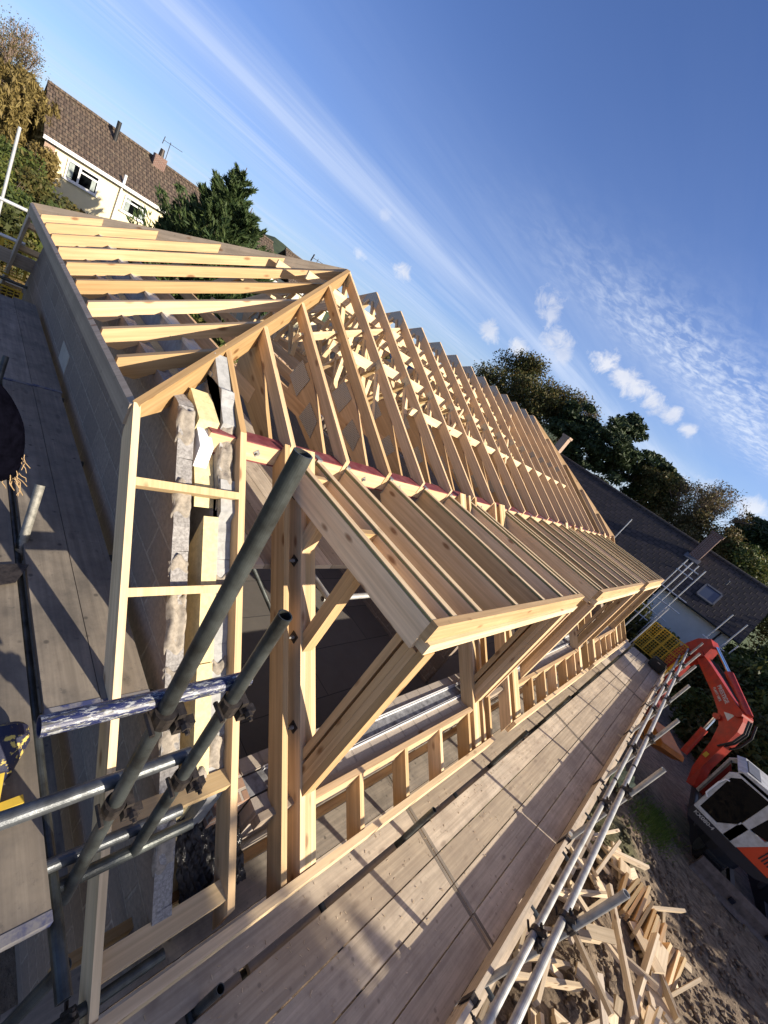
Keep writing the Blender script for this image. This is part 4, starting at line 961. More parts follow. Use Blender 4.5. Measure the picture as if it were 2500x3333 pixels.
st=plate([(-.66,-1.90),(-.74,-1.66),(-.90,-1.50),(-1.03,-1.60),(-1.06,-1.90),(-.90,-2.3),(-.98,-3.0),(-1.34,-3.95),(-1.22,-4.02),(-.72,-3.0),(-.60,-2.3)],bx-.11,bx+.11,M['red'],'stick',None,True)
for y,z,r in((-.97,-1.93,.09),(-2.2,-2.42,.1),(-2.05,-2.78,.07)):
    m=MB();m.tube((bx-.14,y,z),(bx+.14,y,z),r,n=14,hollow=False);swm(m).build('pivot_pin',M['red'],bm_)
m=MB();m.tube((bx,-2.27,-2.33),(bx,-1.50,-1.86),.075,n=14,hollow=False);swm(m).build('stick_cylinder',M['red'],bm_)
m=MB();m.tube((bx,-1.52,-1.87),(bx,-1.02,-1.58),.035,n=12,hollow=False);swm(m).build('piston_rod',M['chrome'],bm_)
m=MB();m.tube((bx-.06,-2.16,-3.95),(bx-.06,-2.05,-3.2),.06,n=14,hollow=False);swm(m).build('boom_cylinder',M['red'],bm_)
m=MB();m.tube((bx-.06,-2.055,-3.22),(bx-.06,-2.0,-2.82),.03,n=12,hollow=False);swm(m).build('piston_rod',M['chrome'],bm_)
m=MB()
pp=[(-2.42,-3.3),(-2.52,-3.0),(-2.52,-2.7),(-2.40,-2.42)]
for off in(-.12,-.06,.06):
    for a,b in zip(pp[:-1],pp[1:]):m.tube((bx+off,a[0]-.03,a[1]+.02),(bx+off,b[0]-.03,b[1]+.02),.018,n=8,hollow=False)
    q=[(-2.05,-2.25),(-1.6,-2.05),(-1.2,-1.90)]
    for a,b in zip(q[:-1],q[1:]):m.tube((bx+off,a[0],a[1]+.03),(bx+off,b[0],b[1]+.03),.014,n=8,hollow=False)
swm(m).build('hydraulic_hose',M['rubber'],bm_)
def decal(txt,org,ux,uz,h,mat,name,parent,bold=0):
    cu=bpy.data.curves.new(name,'FONT');cu.body=txt;cu.size=h;cu.extrude=.0008;cu.offset=bold
    tmp=bpy.data.objects.new('tmp',cu);COL.objects.link(tmp);bpy.context.view_layer.update()
    me=bpy.data.meshes.new_from_object(tmp.evaluated_get(bpy.context.evaluated_depsgraph_get()));bpy.data.objects.remove(tmp)
    ux=V(ux).normalized();uz=V(uz);uz=(uz-ux*uz.dot(ux)).normalized();nz=ux.cross(uz)
    mt=Matrix((ux,uz,nz)).transposed().to_4x4();mt.translation=V(org);me.transform(mt)
    q=parent;off=V((0,0,0))
    while q is not None:off+=q.location;q=q.parent
    me.transform(Matrix.Translation(-off));me.materials.clear();me.materials.append(mat)
    o=bpy.data.objects.new(name,me);COL.objects.link(o);o.parent=parent;return o
def swd(y,z,o=-.0985): return V(sw((bx+o,y,z)))
d1=(swd(-1.95,-2.46)-swd(-1.60,-2.26)).normalized();up1=swd(-1.60,-2.16)-swd(-1.60,-2.26)
decal('PRESTIGE',swd(-1.62,-2.25),d1,up1,.135,M['cabwhite'],'lettering',bm_,.004)
decal('PLANT HIRE',swd(-1.60,-2.34),d1,up1,.08,M['cabwhite'],'lettering',bm_,.003)
m=MB();m.prism([(bx-.0995,-2.20,-2.50),(bx-.0995,-2.04,-2.60),(bx-.0995,-2.20,-2.70)],(.002,0,0));swm(m).build('triangle_decal',M['cabwhite'],bm_)
m=MB();m.prism([(bx-.0995,-2.47,-3.55),(bx-.0995,-2.40,-3.55),(bx-.0995,-2.40,-3.67),(bx-.0995,-2.48,-3.67)],(.002,0,0));swm(m).build('warning_decal',M['yellow'],bm_)
# bucket
m=MB()
prof=[(-1.28,-3.98),(-1.46,-3.86),(-1.70,-3.98),(-1.98,-4.10),(-2.02,-4.20),(-1.86,-4.33),(-1.50,-4.46),(-1.34,-4.36),(-1.26,-4.15)]
for a_,b_ in zip(prof[1:-1],prof[2:]):
    m.prism([(bx-.3,a_[0],a_[1]),(bx+.3,a_[0],a_[1]),(bx+.3,b_[0],b_[1]),(bx-.3,b_[0],b_[1])],(0,.02,.02),(1,0,0))
for x in (bx-.32,bx+.30):m.prism([(x,a_,b_) for a_,b_ in prof],(.02,0,0),(0,0,1),.4)
bk=swm(m).build('bucket',M['orange'],t)
# house / cab
m=MB();m.prism([(12.15,-3.7,-4.62),(12.15,-2.78,-4.62),(12.15,-2.72,-4.52),(12.15,-2.72,-4.36),(12.15,-3.6,-4.36),(12.15,-4.12,-4.36),(12.15,-4.2,-4.42),(12.15,-4.05,-4.55)],(1.85,0,0));m.build('skirt',M['navy'],t)
decal('KX080-4',(12.147,-2.80,-4.47),(0,-1,0),(0,0,1),.105,M['cabwhite'],'lettering',t,.002)
m=MB();m.prism([(12.16,-3.52,-4.355),(12.16,-3.60,-4.1),(12.16,-3.74,-3.83),(12.16,-3.9,-3.78),(12.16,-4.08,-3.85),(12.16,-4.18,-4.05),(12.16,-4.2,-4.25),(12.16,-4.12,-4.355)],(1.83,0,0));en=m.build('engine_cover',M['redorange'],t)
m=MB()
for i in range(5):m.box(12.15,12.159,-3.86-i*.05,-3.84-i*.05,-4.2,-3.95)
m.build('grille',M['rubber'],en)
c0,c1=12.12,13.0
def frame(poly,hole,x0,th,mat,name,par):
    m=MB();L=len(poly)
    for i in range(L):
        j=(i+1)%L;m.prism([(x0,*poly[i]),(x0,*poly[j]),(x0,*hole[j]),(x0,*hole[i])],(th,0,0),(0,0,1),.5)
    return m.build(name,mat,par)
outer=[(-2.72,-4.355),(-2.68,-3.9),(-2.62,-3.3),(-2.74,-3.12),(-3.40,-3.10),(-3.78,-3.14),(-3.80,-3.80),(-3.55,-4.355)]
cab=None
inner=[(-2.78,-4.27),(-2.745,-3.9),(-2.70,-3.36),(-2.80,-3.24),(-3.12,-3.22),(-3.14,-3.3),(-3.14,-3.9),(-3.02,-4.27)]
cab=frame(outer[:5]+[(-3.42,-3.12),(-3.42,-3.80),(-3.42,-4.355)],[(-2.78,-4.27),(-2.745,-3.9),(-2.69,-3.36),(-2.79,-3.22),(-3.26,-3.20),(-3.30,-3.24),(-3.32,-3.95),(-3.12,-4.27)],c0,.05,M['cabwhite'],'cab',t)
frame([(-3.42,-4.355),(-3.42,-3.10),(-3.78,-3.14),(-3.80,-3.80),(-3.55,-4.355)],[(-3.45,-3.88),(-3.47,-3.20),(-3.72,-3.22),(-3.73,-3.76),(-3.70,-3.86)],c0,.05,M['cabwhite'],'rear_side_panel',cab)
m=MB();m.box(c0,c0+.05,-3.44,-3.30,-4.35,-3.90);m.build('door_panel',M['cabwhite'],cab)
plate([(-2.76,-4.28),(-2.73,-3.9),(-2.68,-3.35),(-2.78,-3.2),(-3.30,-3.2),(-3.34,-4.0),(-3.12,-4.28)],c0+.02,c0+.03,M['glass'],'door_glass',cab)
plate([(-3.45,-3.9),(-3.46,-3.18),(-3.74,-3.2),(-3.75,-3.8)],c0+.02,c0+.03,M['glass'],'side_glass',cab)
frame(outer,[(-2.8,-4.27),(-2.745,-3.9),(-2.69,-3.36),(-2.79,-3.22),(-3.3,-3.20),(-3.7,-3.22),(-3.7,-3.8),(-3.5,-4.27)],c1,.05,M['cabwhite'],'far_side_panel',cab)
m=MB();m.prism([(c0,-2.66,-3.14),(c0,-2.78,-3.06),(c0,-3.4,-3.02),(c0,-3.82,-3.08),(c0,-3.82,-3.16),(c0,-2.70,-3.18)],(.93,0,0));rfc=m.build('cab_roof',M['cabwhite'],cab)
m=MB();m.box(c0+.12,c0+.80,-3.02,-2.80,-3.06,-3.035);m.build('roof_hatch',M['lead'],rfc)
m=MB();m.prism([(c0+.05,-2.75,-4.3),(c0+.05,-2.715,-3.9),(c0+.05,-2.66,-3.3),(c0+.05,-2.68,-3.3),(c0+.05,-2.735,-3.9),(c0+.05,-2.77,-4.3)],(.83,0,0));m.build('windscreen',M['glass'],cab)
m=MB()
for a,b in zip([(-2.72,-4.0),(-2.66,-3.95),(-2.64,-3.6),(-2.66,-3.45),(-2.72,-3.42)][:-1],[(-2.66,-3.95),(-2.64,-3.6),(-2.66,-3.45),(-2.72,-3.42)]):m.tube((c0-.02,*a),(c0-.02,*b),.014,n=8,hollow=False)
m.build('grab_rail',M['upvc'],cab)
m=MB();m.prism([(c0+.3,-3.2,-4.3),(c0+.3,-3.6,-4.3),(c0+.3,-3.6,-3.5),(c0+.3,-3.5,-3.5),(c0+.3,-3.45,-4.0),(c0+.3,-3.2,-4.05)],(.4,0,0));m.build('seat',M['rubber'],cab)
# undercarriage rotated
A=V((-1,-.12,0)).normalized();B=V((.12,-1,0)).normalized();C0=V((14.1,-4.35,0))
for s in(-1,1):
    m=MB();L=[]
    for i in range(24):
        a=2*math.pi*i/24;u=(.85 if math.cos(a)>0 else -.85)+.3*math.cos(a);L.append((u,-5.27+.3*math.sin(a)))
    b0=C0+B*(s*.72-.2)
    m.prism([tuple(b0+A*u+V((0,0,z))) for u,z in L],B*.4,A,.3);tr=m.build('track',M['rubber'],t)
    m=MB()
    for i in range(26):
        a=i/26
        u,z=L[int(a*24)%24]
        m.beam(b0+A*u+V((0,0,z)),b0+A*u+V((0,0,z))+B*.4,.05,.05)
    m.build('track_pad',M['coupler'],tr)
    for u in(-.8,0,.8):
        m=MB();m.tube(b0+A*u+V((0,0,-5.27))-B*.02,b0+A*u+V((0,0,-5.27))+B*.0,.22 if u else .12,n=14,hollow=False);m.build('track_wheel',M['galv_dark'],tr)
m=MB();m.tube((13.3,-3.7,-5.1),(13.3,-3.7,-4.62),.45,n=20,hollow=False);m.build('turntable',M['navy'],t)
bc=V((12.45,-4.6,0));bd=V((-.12,.99,0));bn=V((-.99,-.12,0))
m=MB();pr=[(0,-5.55),(.06,-5.45),(.04,-5.25),(.09,-5.12),(.14,-5.12),(.11,-5.25),(.13,-5.45),(.08,-5.55)]
m.prism([tuple(bc-bd*1.1+bn*(-a)+V((0,0,z))) for a,z in pr],bd*2.2,bd,.6);m.build('dozer_blade',M['dirtysteel'],t)
for s in(-.35,.35):
    m=MB();m.beam(bc+bd*s+V((0,0,-5.35)),bc+bd*s-bn*.9+V((0,0,-5.25)),.09,.1);m.build('blade_arm',M['navy'],t)
# ------------------------------------------------------------------ wood pile of offcuts
PILE='timber offcuts heaped on the soil'
k=0
def stick(p,az,el,L,w,h,kind,mat):
    d=V((math.cos(az)*math.cos(el),math.sin(az)*math.cos(el),math.sin(el)))
    p=V(p);m=MB();m.beam(p-d*L/2,p+d*L/2,w,h,V((random.uniform(-.3,.3),random.uniform(-.3,.3),1)))
    o=m.build('timber_offcut',mat);return tag(o,PLAB[kind],'timber offcut',PILE)
PLAB={'long':'long thin sawn length lying in the heap of timber offcuts','wide':'short wide joist offcut in the heap beside the scaffold','short':'short stubby pale offcut in the heap of timber on the soil'}
def gz(x,y):return GZ+.35*math.exp(-((y+2.1)/.8)**2)+.02
random.seed(21)
for i in range(130):
    x=random.uniform(3.6,9.6);y=random.uniform(-3.35,-1.35)+(.06*(x-6)*-1)
    h=gz(x,y)+.05+random.random()*.38*math.exp(-((x-6.6)/2.4)**2)
    r=random.random()
    if r<.24:stick((x,y,h+.05),random.gauss(.2,.7),random.gauss(0,.12),random.uniform(.8,1.9),.045,random.choice((.07,.095,.12)),'long',M['pile'])
    elif r<.65:stick((x,y,h),random.uniform(-1.5,1.5),random.gauss(0,.3),random.uniform(.25,.75),random.choice((.15,.2,.22)),.045,'wide',M['pile'])
    else:stick((x,y,h),random.uniform(-1.6,1.6),random.gauss(0,.35),random.uniform(.15,.6),.095,.045,'short',M['pile'] if random.random()<.7 else M['osb'])
# neat bundle at the far side of the heap
for i in range(14):
    x=8.3+.12*(i%5)+random.uniform(-.03,.03);y=-2.35-(i//5)*.22
    x=8.2+.06*(i%5)+random.uniform(-.1,.1);y=-2.15-.085*i;p=V((x+.5,y-.15,gz(x,y)+.16));m=MB();d=V((1,random.uniform(-.12,.1),random.uniform(.1,.35))).normalized()
    m.beam(p-d*.38,p+d*.38,.045,.15,V((.0,random.uniform(-.3,.3),1)));tag(m.build('timber_offcut',M['pine_pale'] if i%3 else M['cls']),'parallel joist offcut stacked on edge at the far side of the heap','timber offcut',PILE+', stacked edge by edge')
random.seed(11)
crumple('insulation_sheet',(12.0,-1.7,-5.15),.9,.55,.1,M['yellowfoam'],'torn pale yellow insulation lying on the soil below the walkway','insulation',14,.09)
# wood shavings and chips trodden into the decks
random.seed(77)
m=MB()
for i in range(900):
    x=random.uniform(.6,14.5);y=random.choice((random.gauss(.0,.12),random.uniform(-.8,.33)))
    if y>.33 or y<-.82 or .066<y<.116: continue
    a=random.random()*6.28;l=random.uniform(.004,.022);w=random.uniform(.002,.006)
    m.beam((x,y,DZ+.003),(x+l*math.cos(a),y+l*math.sin(a),DZ+.004),w,.003)
tag(m.build('wood_shavings',M['pile']),'wood shavings and chips scattered on the front walkway boards','shavings',None,'stuff')
# pencilled letters on the first ceiling chords
ink=plain('pencil_mark',(.05,.035,.03),.8,0,.1,5.,0)
hipo=[o for o in bpy.data.objects if o.name=='hip_frame'][0]
for o in list(hipo.children):
    if o.name.startswith('ceiling_joist'):
        xs=[v.co.x for v in o.data.vertices];x=min(xs)+hipo.location.x-.0015
        if x<2.3: continue
        decal('MT',(x,3.98,-.965),(0,-1,0),(0,0,1),.085,ink,'lettering',o)
ch0=[c for c in tr0.children if c.name.startswith('bottom_chord')][0]
decal('MT',(tr0.location.x-.0190,4.05,-.965),(0,-1,0),(0,0,1),.085,ink,'lettering',ch0)
# ------------------------------------------------------------------ plants
def tuft_mesh(m,c,n,rad,size,sc=(1,1,1),tone=(.0,1.),aspect=1.8,droop=0.):
    """n leaf quads gaussian-scattered round c, appended as raw arrays"""
    P=np.random.normal(0,1,(n,3));P/=np.maximum(np.linalg.norm(P,axis=1,keepdims=True),1e-6);P*= (np.random.random((n,1))**.55)*rad
    P*=np.array(sc);P+=np.array(c)
    D=np.random.normal(0,1,(n,3));D[:,2]-=droop;D/=np.linalg.norm(D,axis=1,keepdims=True)
    E=np.cross(D,np.random.normal(0,1,(n,3)));E/=np.maximum(np.linalg.norm(E,axis=1,keepdims=True),1e-6)
    s=size*np.random.uniform(.6,1.3,(n,1));D=D*s*aspect*.5;E=E*s*.5
    m.append((P-D,P+E*.8,P+D,P-E*.8,np.random.uniform(tone[0],tone[1],n)))
def build_leaves(name,chunks,mat,parent):
    A=[np.concatenate([c[i] for c in chunks]) for i in range(4)];T=np.concatenate([c[4] for c in chunks])
    n=len(T);vs=np.stack(A,1).reshape(-1,3)
    off=V((0,0,0));q=parent
    while q is not None:off+=q.location;q=q.parent
    vs=vs-np.array(off)
    me=bpy.data.meshes.new(name);me.vertices.add(4*n);me.vertices.foreach_set('co',vs.ravel())
    me.loops.add(4*n);me.loops.foreach_set('vertex_index',np.arange(4*n));me.polygons.add(n)
    me.polygons.foreach_set('loop_start',np.arange(0,4*n,4));me.polygons.foreach_set('loop_total',np.full(n,4))
    at=me.attributes.new('tone','FLOAT','FACE');at.data.foreach_set('value',T.astype(np.float32))
    me.materials.append(mat);me.update(calc_edges=True)
    o=bpy.data.objects.new(name,me);COL.objects.link(o);o.parent=parent;return o
def branches(m,p,d,L,r,depth,tips,spread=.55,up=.15,seg=3,kids=3,rmin=.004):
    p=V(p);d=V(d).normalized()
    for i in range(seg):
        q=p+d*(L/seg);r1=max(r*.86,rmin);m.tube(p,q,max(r,rmin),r1,n=4 if r<.08 else 8,hollow=False,cap=False);p=q;r=r1
        d=(d+V((random.gauss(0,.12),random.gauss(0,.12),random.gauss(0,.08)+up*.2))).normalized()
        if depth>0 and i>0:
            e=(d+V((random.gauss(0,spread),random.gauss(0,spread),random.gauss(.1,spread*.5)))).normalized()
            branches(m,p,e,L*.68,r*.6,depth-1,tips,spread,up,seg,kids,rmin)
    if depth>0:
        for _ in range(kids-1):
            e=(d+V((random.gauss(0,spread),random.gauss(0,spread),random.gauss(.15,spread*.6)))).normalized()
            branches(m,p,e,L*.72,r*.62,depth-1,tips,spread,up,seg,kids,rmin)
    tips.append(tuple(p))
def tree(label,cat,base,H,W,mat,nleaf=9000,leaf=.16,bark='bark',crown0=.3,depth=3,group='trees round the site',spread=.6,lsz=None,bare=False,name='tree',clump=.7,tone=(0,1),trunkr=None,rmin=.004):
    t=thing(name,label,cat,base,group);m=MB();tips=[]
    tr=trunkr or H*.022
    branches(m,base,(random.gauss(0,.04),random.gauss(0,.04),1),H*.42,tr,depth,tips,spread,.35,3,3,rmin)
    # fit tips to crown box
    tp=np.array(tips);b=np.array(base)
    vtx=np.array(m.v);top=tp[:,2].max()-b[2];wid=np.percentile(np.linalg.norm(tp[:,:2]-b[:2],axis=1),92)
    sc=np.array([W*.5/wid,W*.5/wid,H*.97/top])
    vtx=b+(vtx-b)*sc;m.v=[tuple(q) for q in vtx];tp=b+(tp-b)*sc
    m.build('trunk',M[bark],t)
    if not bare:
        ch=[];n=max(6,int(nleaf/len(tp)))
        for q in tp:
            if q[2]-b[2]<crown0*H:continue
            tuft_mesh(ch,q,n,clump*W*.10+leaf*1.2,leaf,(1,1,.8),tone)
        build_leaves('crown',ch,mat,t)
    return t
def conifer(label,base,H,W,mat,n=14000,leaf=.12,group='trees round the site',tops=3):
    t=thing('conifer_tree',label,'conifer tree',base,group);b=V(base);m=MB();ch=[]
    for k in range(tops):
        ox=V((random.uniform(-.22,.22)*W,random.uniform(-.15,.15)*W,0)) if k else V((0,0,0));h=H*(1 if k==0 else random.uniform(.72,.97))
        m.tube(b+ox*.5,b+ox+V((0,0,h)),H*.02,.02,n=7,hollow=False,cap=False)
        nb=int(80*H/8)
        for i in range(nb):
            f=(i+.5)/nb;z=h*(.05+.9*f);rr=W*.5*((1-f)**.8+.04)*random.uniform(.55,1.2)*(1 if tops==1 else .72)+.1;a=random.random()*6.283
            up_=random.uniform(.5,1.25);d=V((math.cos(a),math.sin(a),up_));p=b+ox*(.5+.5*f)+V((0,0,z-.25*rr*up_));e=p+d*rr;m.tube(p,e,.025,.008,n=4,hollow=False,cap=False)
            K=7;nn=max(3,int(n/(tops*nb*K)))
            for s_ in range(K):
                w=(s_+1)/K;q_=p+d*rr*w;sd=(1-w)*.5+.12
                P=np.random.normal(0,1,(nn,3))*np.array([1,1,.7])*rr*.17*sd*2+np.array(q_)
                D=np.array(d)/np.linalg.norm(d)+np.random.normal(0,.42,(nn,3));D/=np.linalg.norm(D,axis=1,keepdims=True)
                E_=np.cross(D,np.random.normal(0,1,(nn,3)));E_/=np.linalg.norm(E_,axis=1,keepdims=True)
                s2=leaf*np.random.uniform(.6,1.3,(nn,1));D=D*s2*2.2;E_=E_*s2*.42
                ch.append((P-D,P+E_,P+D,P-E_,np.random.uniform(0,1,nn)))
    m.build('trunk',M['bark'],t);build_leaves('crown',ch,mat,t);return t
def shrub(label,c,r,sc,mat,n,leaf,cat='shrub',group='shrubs and hedges',twigs=10,clumps=26,name='shrub',tone=(0,1)):
    base=(c[0],c[1],c[2]-r*sc[2]);t=thing(name,label,cat,base,group);m=MB();ch=[]
    for i in range(twigs):
        a=random.random()*6.283;e=V(c)+V((math.cos(a)*r*sc[0]*.6,math.sin(a)*r*sc[1]*.6,random.uniform(.2,.8)*r*sc[2]))
        m.tube(base,e,.03,.01,n=5,hollow=False,cap=False)
    m.build('stem',M['bark'],t)
    for i in range(clumps):
        v=np.random.normal(0,1,3);v/=np.linalg.norm(v);v*=np.random.random()**.4;v*=np.array(sc)*r*.85
        lo=random.uniform(0,.45)
        tuft_mesh(ch,(c[0]+v[0],c[1]+v[1],c[2]+v[2]),n//clumps,r*.33*min(sc[0],sc[2])+leaf,leaf,(1,1,1),(lo,lo+.55))
    build_leaves('foliage',ch,mat,t);return t
random.seed(5)
# dark conifer right of the cream house
conifer('dark green conifer with feathery tips in front of the cream house roof',(10.7,27.,-6.),9.6,10.4,M['lf_conifer'],60000,.11,tops=4)
conifer('lower dark conifer at the left foot of the tall one, hiding the small window',(8.6,28.,-6.),6.3,3.4,M['lf_conifer'],22000,.11,tops=2)
# far right row
tree('big half-bare tree rising behind the far truss peaks','tree',(42,23.6,GZ),12.2,13.5,M['lf_olive'],26000,.15,crown0=.2,clump=.75,depth=4,spread=.5,rmin=.02)
tree('half-bare twiggy tree between the big tree and the pine','tree',(43,18.8,GZ),11.8,8,M['lf_brown'],8000,.13,crown0=.2,clump=.7,depth=5,spread=.42,rmin=.018)
def pine(label,base,H,W,seed):
    random.seed(seed);t=thing('pine_tree',label,'pine tree',base,'trees round the site');m=MB();tips=[];branches(m,base,(.03,.05,1),H*.45,H*.022,3,tips,.75,.25,3,3)
    tp=np.array(tips);b=np.array(base);wid=np.percentile(np.linalg.norm(tp[:,:2]-b[:2],axis=1),92);top=tp[:,2].max()-b[2];sc=np.array([W*.5/wid,W*.5/wid,H*.96/top])
    m.v=[tuple(b+(np.array(q)-b)*sc) for q in m.v];tp=b+(tp-b)*sc;m.build('trunk',M['bark'],t);ch=[]
    for q in tp:
        if q[2]-b[2]<.3*H:continue
        for _ in range(2):tuft_mesh(ch,(q[0]+random.gauss(0,.35),q[1]+random.gauss(0,.35),q[2]+random.gauss(0,.2)),110,.62,.2,(1.25,1.25,.5),(0,1),2.2)
    build_leaves('crown',ch,M['lf_pine'],t)
pine('broad dark pine standing behind the dark roof',(42,12.8,GZ),12.0,8.5,3)
pine('second dark pine lower and right of the broad pine',(44,9.6,GZ),10.2,7,8)
random.seed(9)
tree('olive green tree at the right shoulder of the pines','tree',(43,7.2,GZ),9.3,6,M['lf_olive'],12000,.14,crown0=.2,clump=.9)
tree('bare pale-twigged birch behind the brick chimney','tree',(44,3.8,GZ),11.0,6.5,M['lf_brown'],900,.1,'bark_pale',.3,5,spread=.4,trunkr=.13,rmin=.018)
tree('autumn brown tree directly behind the brick chimney','tree',(41.5,3.4,GZ),8.0,6.5,M['lf_brown'],14000,.12,crown0=.2,clump=1.)
tree('green tree behind the right end of the dark roof','tree',(43,-1.0,GZ),7.8,6,M['lf_green'],14000,.14,crown0=.15,clump=1.)
pine('dark pine at the right edge of the picture',(46,-1.3,GZ),10.9,5,4)
for i,(y,w) in enumerate(((30.5,'behind the third last truss'),(35,'low behind the middle trusses'),(21.8,'under the half-bare twiggy tree'),(15.6,'below the broad pine'),(0.8,'between the chimney and the right edge'))):
    shrub('dense dark treetop filling the gap %s'%w,(45,y,-2.0),4.4,(1,1,.8),M['lf_green'],9000,.24,cat='tree',name='bushy_tree',group='trees round the site')
# hedge by the white house and right side
hedge=[(24.8,2.6,-4.8,1.5,'lf_hedge'),(25.2,.9,-4.6,1.4,'lf_olive'),(25.0,-.6,-4.9,1.2,'lf_hedge'),(24.5,-1.8,-4.9,1.4,'lf_hedge'),(23.5,-2.9,-4.3,1.7,'lf_olive'),(24,-4.3,-3.8,2.0,'lf_hedge'),(26.5,-5.4,-3.1,2.3,'lf_hedge'),(20,-3.0,-4.9,1.1,'lf_hedge'),(19.2,-3.9,-4.5,1.4,'lf_olive'),(18.6,-4.9,-4.3,1.5,'lf_hedge'),(17.5,-5.6,-4.0,1.7,'lf_hedge'),(21.2,-4.8,-4.0,1.8,'lf_hedge'),(22.5,-6.5,-3.2,2.2,'lf_olive'),(29,-4.2,-3.3,1.8,'lf_hedge'),(31,-6.2,-2.6,2.8,'lf_hedge'),(37,-6.0,-1.6,3.4,'lf_olive'),(28,-8.2,-2.6,3.,'lf_hedge')]
for i,(x,y,z,r,mm) in enumerate(hedge):
    shrub('%s leafy hedge clump by the white house, counted outward from the far walkway'%(NTH+['fourteenth','fifteenth','sixteenth','seventeenth'])[i],(x,y,z),r,(1,1,.95),M[mm],int(5200*r),.13,cat='hedge',name='hedge_bush')
# left side garden
tree('bare brown tree at the top left corner','tree',(2.4,47,-6.5),11.2,7.0,M['lf_brown'],400,.07,'bark_pale',.3,5,spread=.42,trunkr=.16,rmin=.022,name='bare_tree')
t=thing('willow_tree','golden brown weeping tree left of the cream house','willow',(2.6,41,-6.5),'trees round the site');m=MB();m.tube((2.6,41,-6.5),(2.7,41,0.8),.22,.1,n=8,hollow=False);ch=[]
random.seed(31)
for i in range(150):
    a=random.random()*6.283;r=random.random()**.6*2.4;x=2.6+math.cos(a)*r;y=41+math.sin(a)*r;z=1.5-(r/2.4)**2*1.6+random.uniform(-.3,.3);L=random.uniform(1.2,3.6)
    m.tube((2.7,41,.6),(x,y,z),.02,.01,n=4,hollow=False,cap=False)
    for s in range(int(L*3)):tuft_mesh(ch,(x+.1*math.cos(a)*s*.3,y+.1*math.sin(a)*s*.3,z-s*.33),16,.22,.13,(1,1,1.6),(0,1),3.,1.5)
m.build('trunk',M['bark'],t);build_leaves('crown',ch,M['lf_gold'],t)
gl=[((2.3,32,-3.2),1.6,'lf_green','dark green garden bush behind the white upright tube'),((1.4,27,-3.6),1.5,'lf_hedge','green bush above the far left rails'),((3.5,36,-2.4),1.2,'lf_gold','yellow-green garden shrub at the left corner of the cream house'),((3.6,30,-3.9),1.7,'lf_olive','reddish olive shrub in front of the cream house corner'),((5.1,31,-3.6),1.0,'lf_brown','rust-tinged shrub below the big white window'),((6.3,30,-3.9),1.2,'lf_green','small dark shrub under the cream house between its windows'),((2.0,22,-4.0),1.6,'lf_hedge','large hedge clump behind the back verge ladder'),((.8,20,-4.2),1.6,'lf_olive','leftmost hedge clump behind the back verge ladder'),((3.4,24,-4.3),1.6,'lf_hedge','hedge clump under the hip eave corner'),((1.6,15.5,-4.6),1.3,'lf_brown','reddish bush low behind the yellow guards'),((.5,14,-4.4),1.2,'lf_hedge','green bush low behind the yellow guards'),((3.5,44,-1.8),2.2,'lf_green','dark bush below the golden tree')]
for c,r,mm,l in gl: shrub(l,c,r,(1.1,1,1.),M[mm],int(5000*r),.13 if c[1]>18 else .1,cat='shrub')
m=MB();m.box(-2,4.4,39.5,41,-3.2,-2.0,(1,0,0));tag(m.build('lawn_bank',M['lawn'] if 'lawn' in M else plain('clipped_lawn',(.10,.16,.03),.9,0,.3,3.,.5)),'bright green clipped hedge strip left of the cream house','hedge','shrubs and hedges')
# garden beyond, seen through trusses
for i,(x,y,z,r,mm,l) in enumerate(((9.5,19,-3.6,1.6,'lf_green','dark bush seen through the jack rafters'),(14.5,17,-3.8,1.5,'lf_green','bush seen under the first truss peaks'),(19,24,-3.0,2.2,'lf_green','garden tree top glimpsed between the first trusses'),(24,26,-2.6,2.4,'lf_olive','olive tree top glimpsed through the middle trusses'),(13,25.5,-2.4,1.8,'lf_conifer','dark evergreen glimpsed over the lean-to roof'))):
    shrub(l,(x,y,z),r,(1.1,1,1.),M[mm],int(4500*r),.16,cat='shrub')
# grass patch and weeds
t=[];random.seed(3)
m=MB()
for i in range(2600):
    x=random.gauss(12.1,.42);y=random.gauss(-2.6,.22)-(x-12)*.35;z=GZ+.09+.35*math.exp(-((y+2.1)/.8)**2)-.05
    a=random.random()*6.28;h=random.uniform(.05,.16);w=.008
    m.face([(x-w*math.cos(a),y-w*math.sin(a),z),(x+w*math.cos(a),y+w*math.sin(a),z),(x+random.gauss(0,.03),y+random.gauss(0,.03),z+h)],None,random.random())
tag(m.build('grass',leaf('grass_blades',[(.09,.13,.02),(.16,.22,.04),(.24,.28,.06)])),'bright green grass tuft on the brown soil by the excavator','grass',None,'stuff')
m=MB()
for i in range(5200):
    x=random.uniform(.5,13.);y=random.uniform(-5.,-1.0);r=abs(random.gauss(0,.026))+.01
    m.ball((x,y,gz(x,y)+.03),r,5,4,(1,1,.7),random.random(),.6)
tag(m.build('soil_clods',M['soil']),'clods and stones scattered over the bare soil','soil',None,'stuff')
# off-frame trees on the sunny side (they cast the dapple and the shade on the ground)
def shade(c,H,W,n,leaf_,label,base):
    return tree(label,'tree',base,H,W,M['lf_green'],n,leaf_,crown0=.45,clump=1.)
P0=V((.02,.3,-3.35))+SUN*13
tree('sparse garden tree standing behind the camera side','tree',(P0.x,P0.y,GZ),P0.z+1.2-GZ,3.1,M['lf_green'],3000,.2,crown0=.58,clump=1.0,depth=3)
for i in range(6):
    x=15.5+i*2.9
    shrub('tall boundary tree %s along the sunny side of the plot'%['one','two','three','four','five','six'][i],(x,-9.2-.3*(i%2),-3.0),2.6,(1.,1,1.05),M['lf_green'],5000,.3,cat='tree',name='boundary_tree',group='boundary trees',clumps=22)
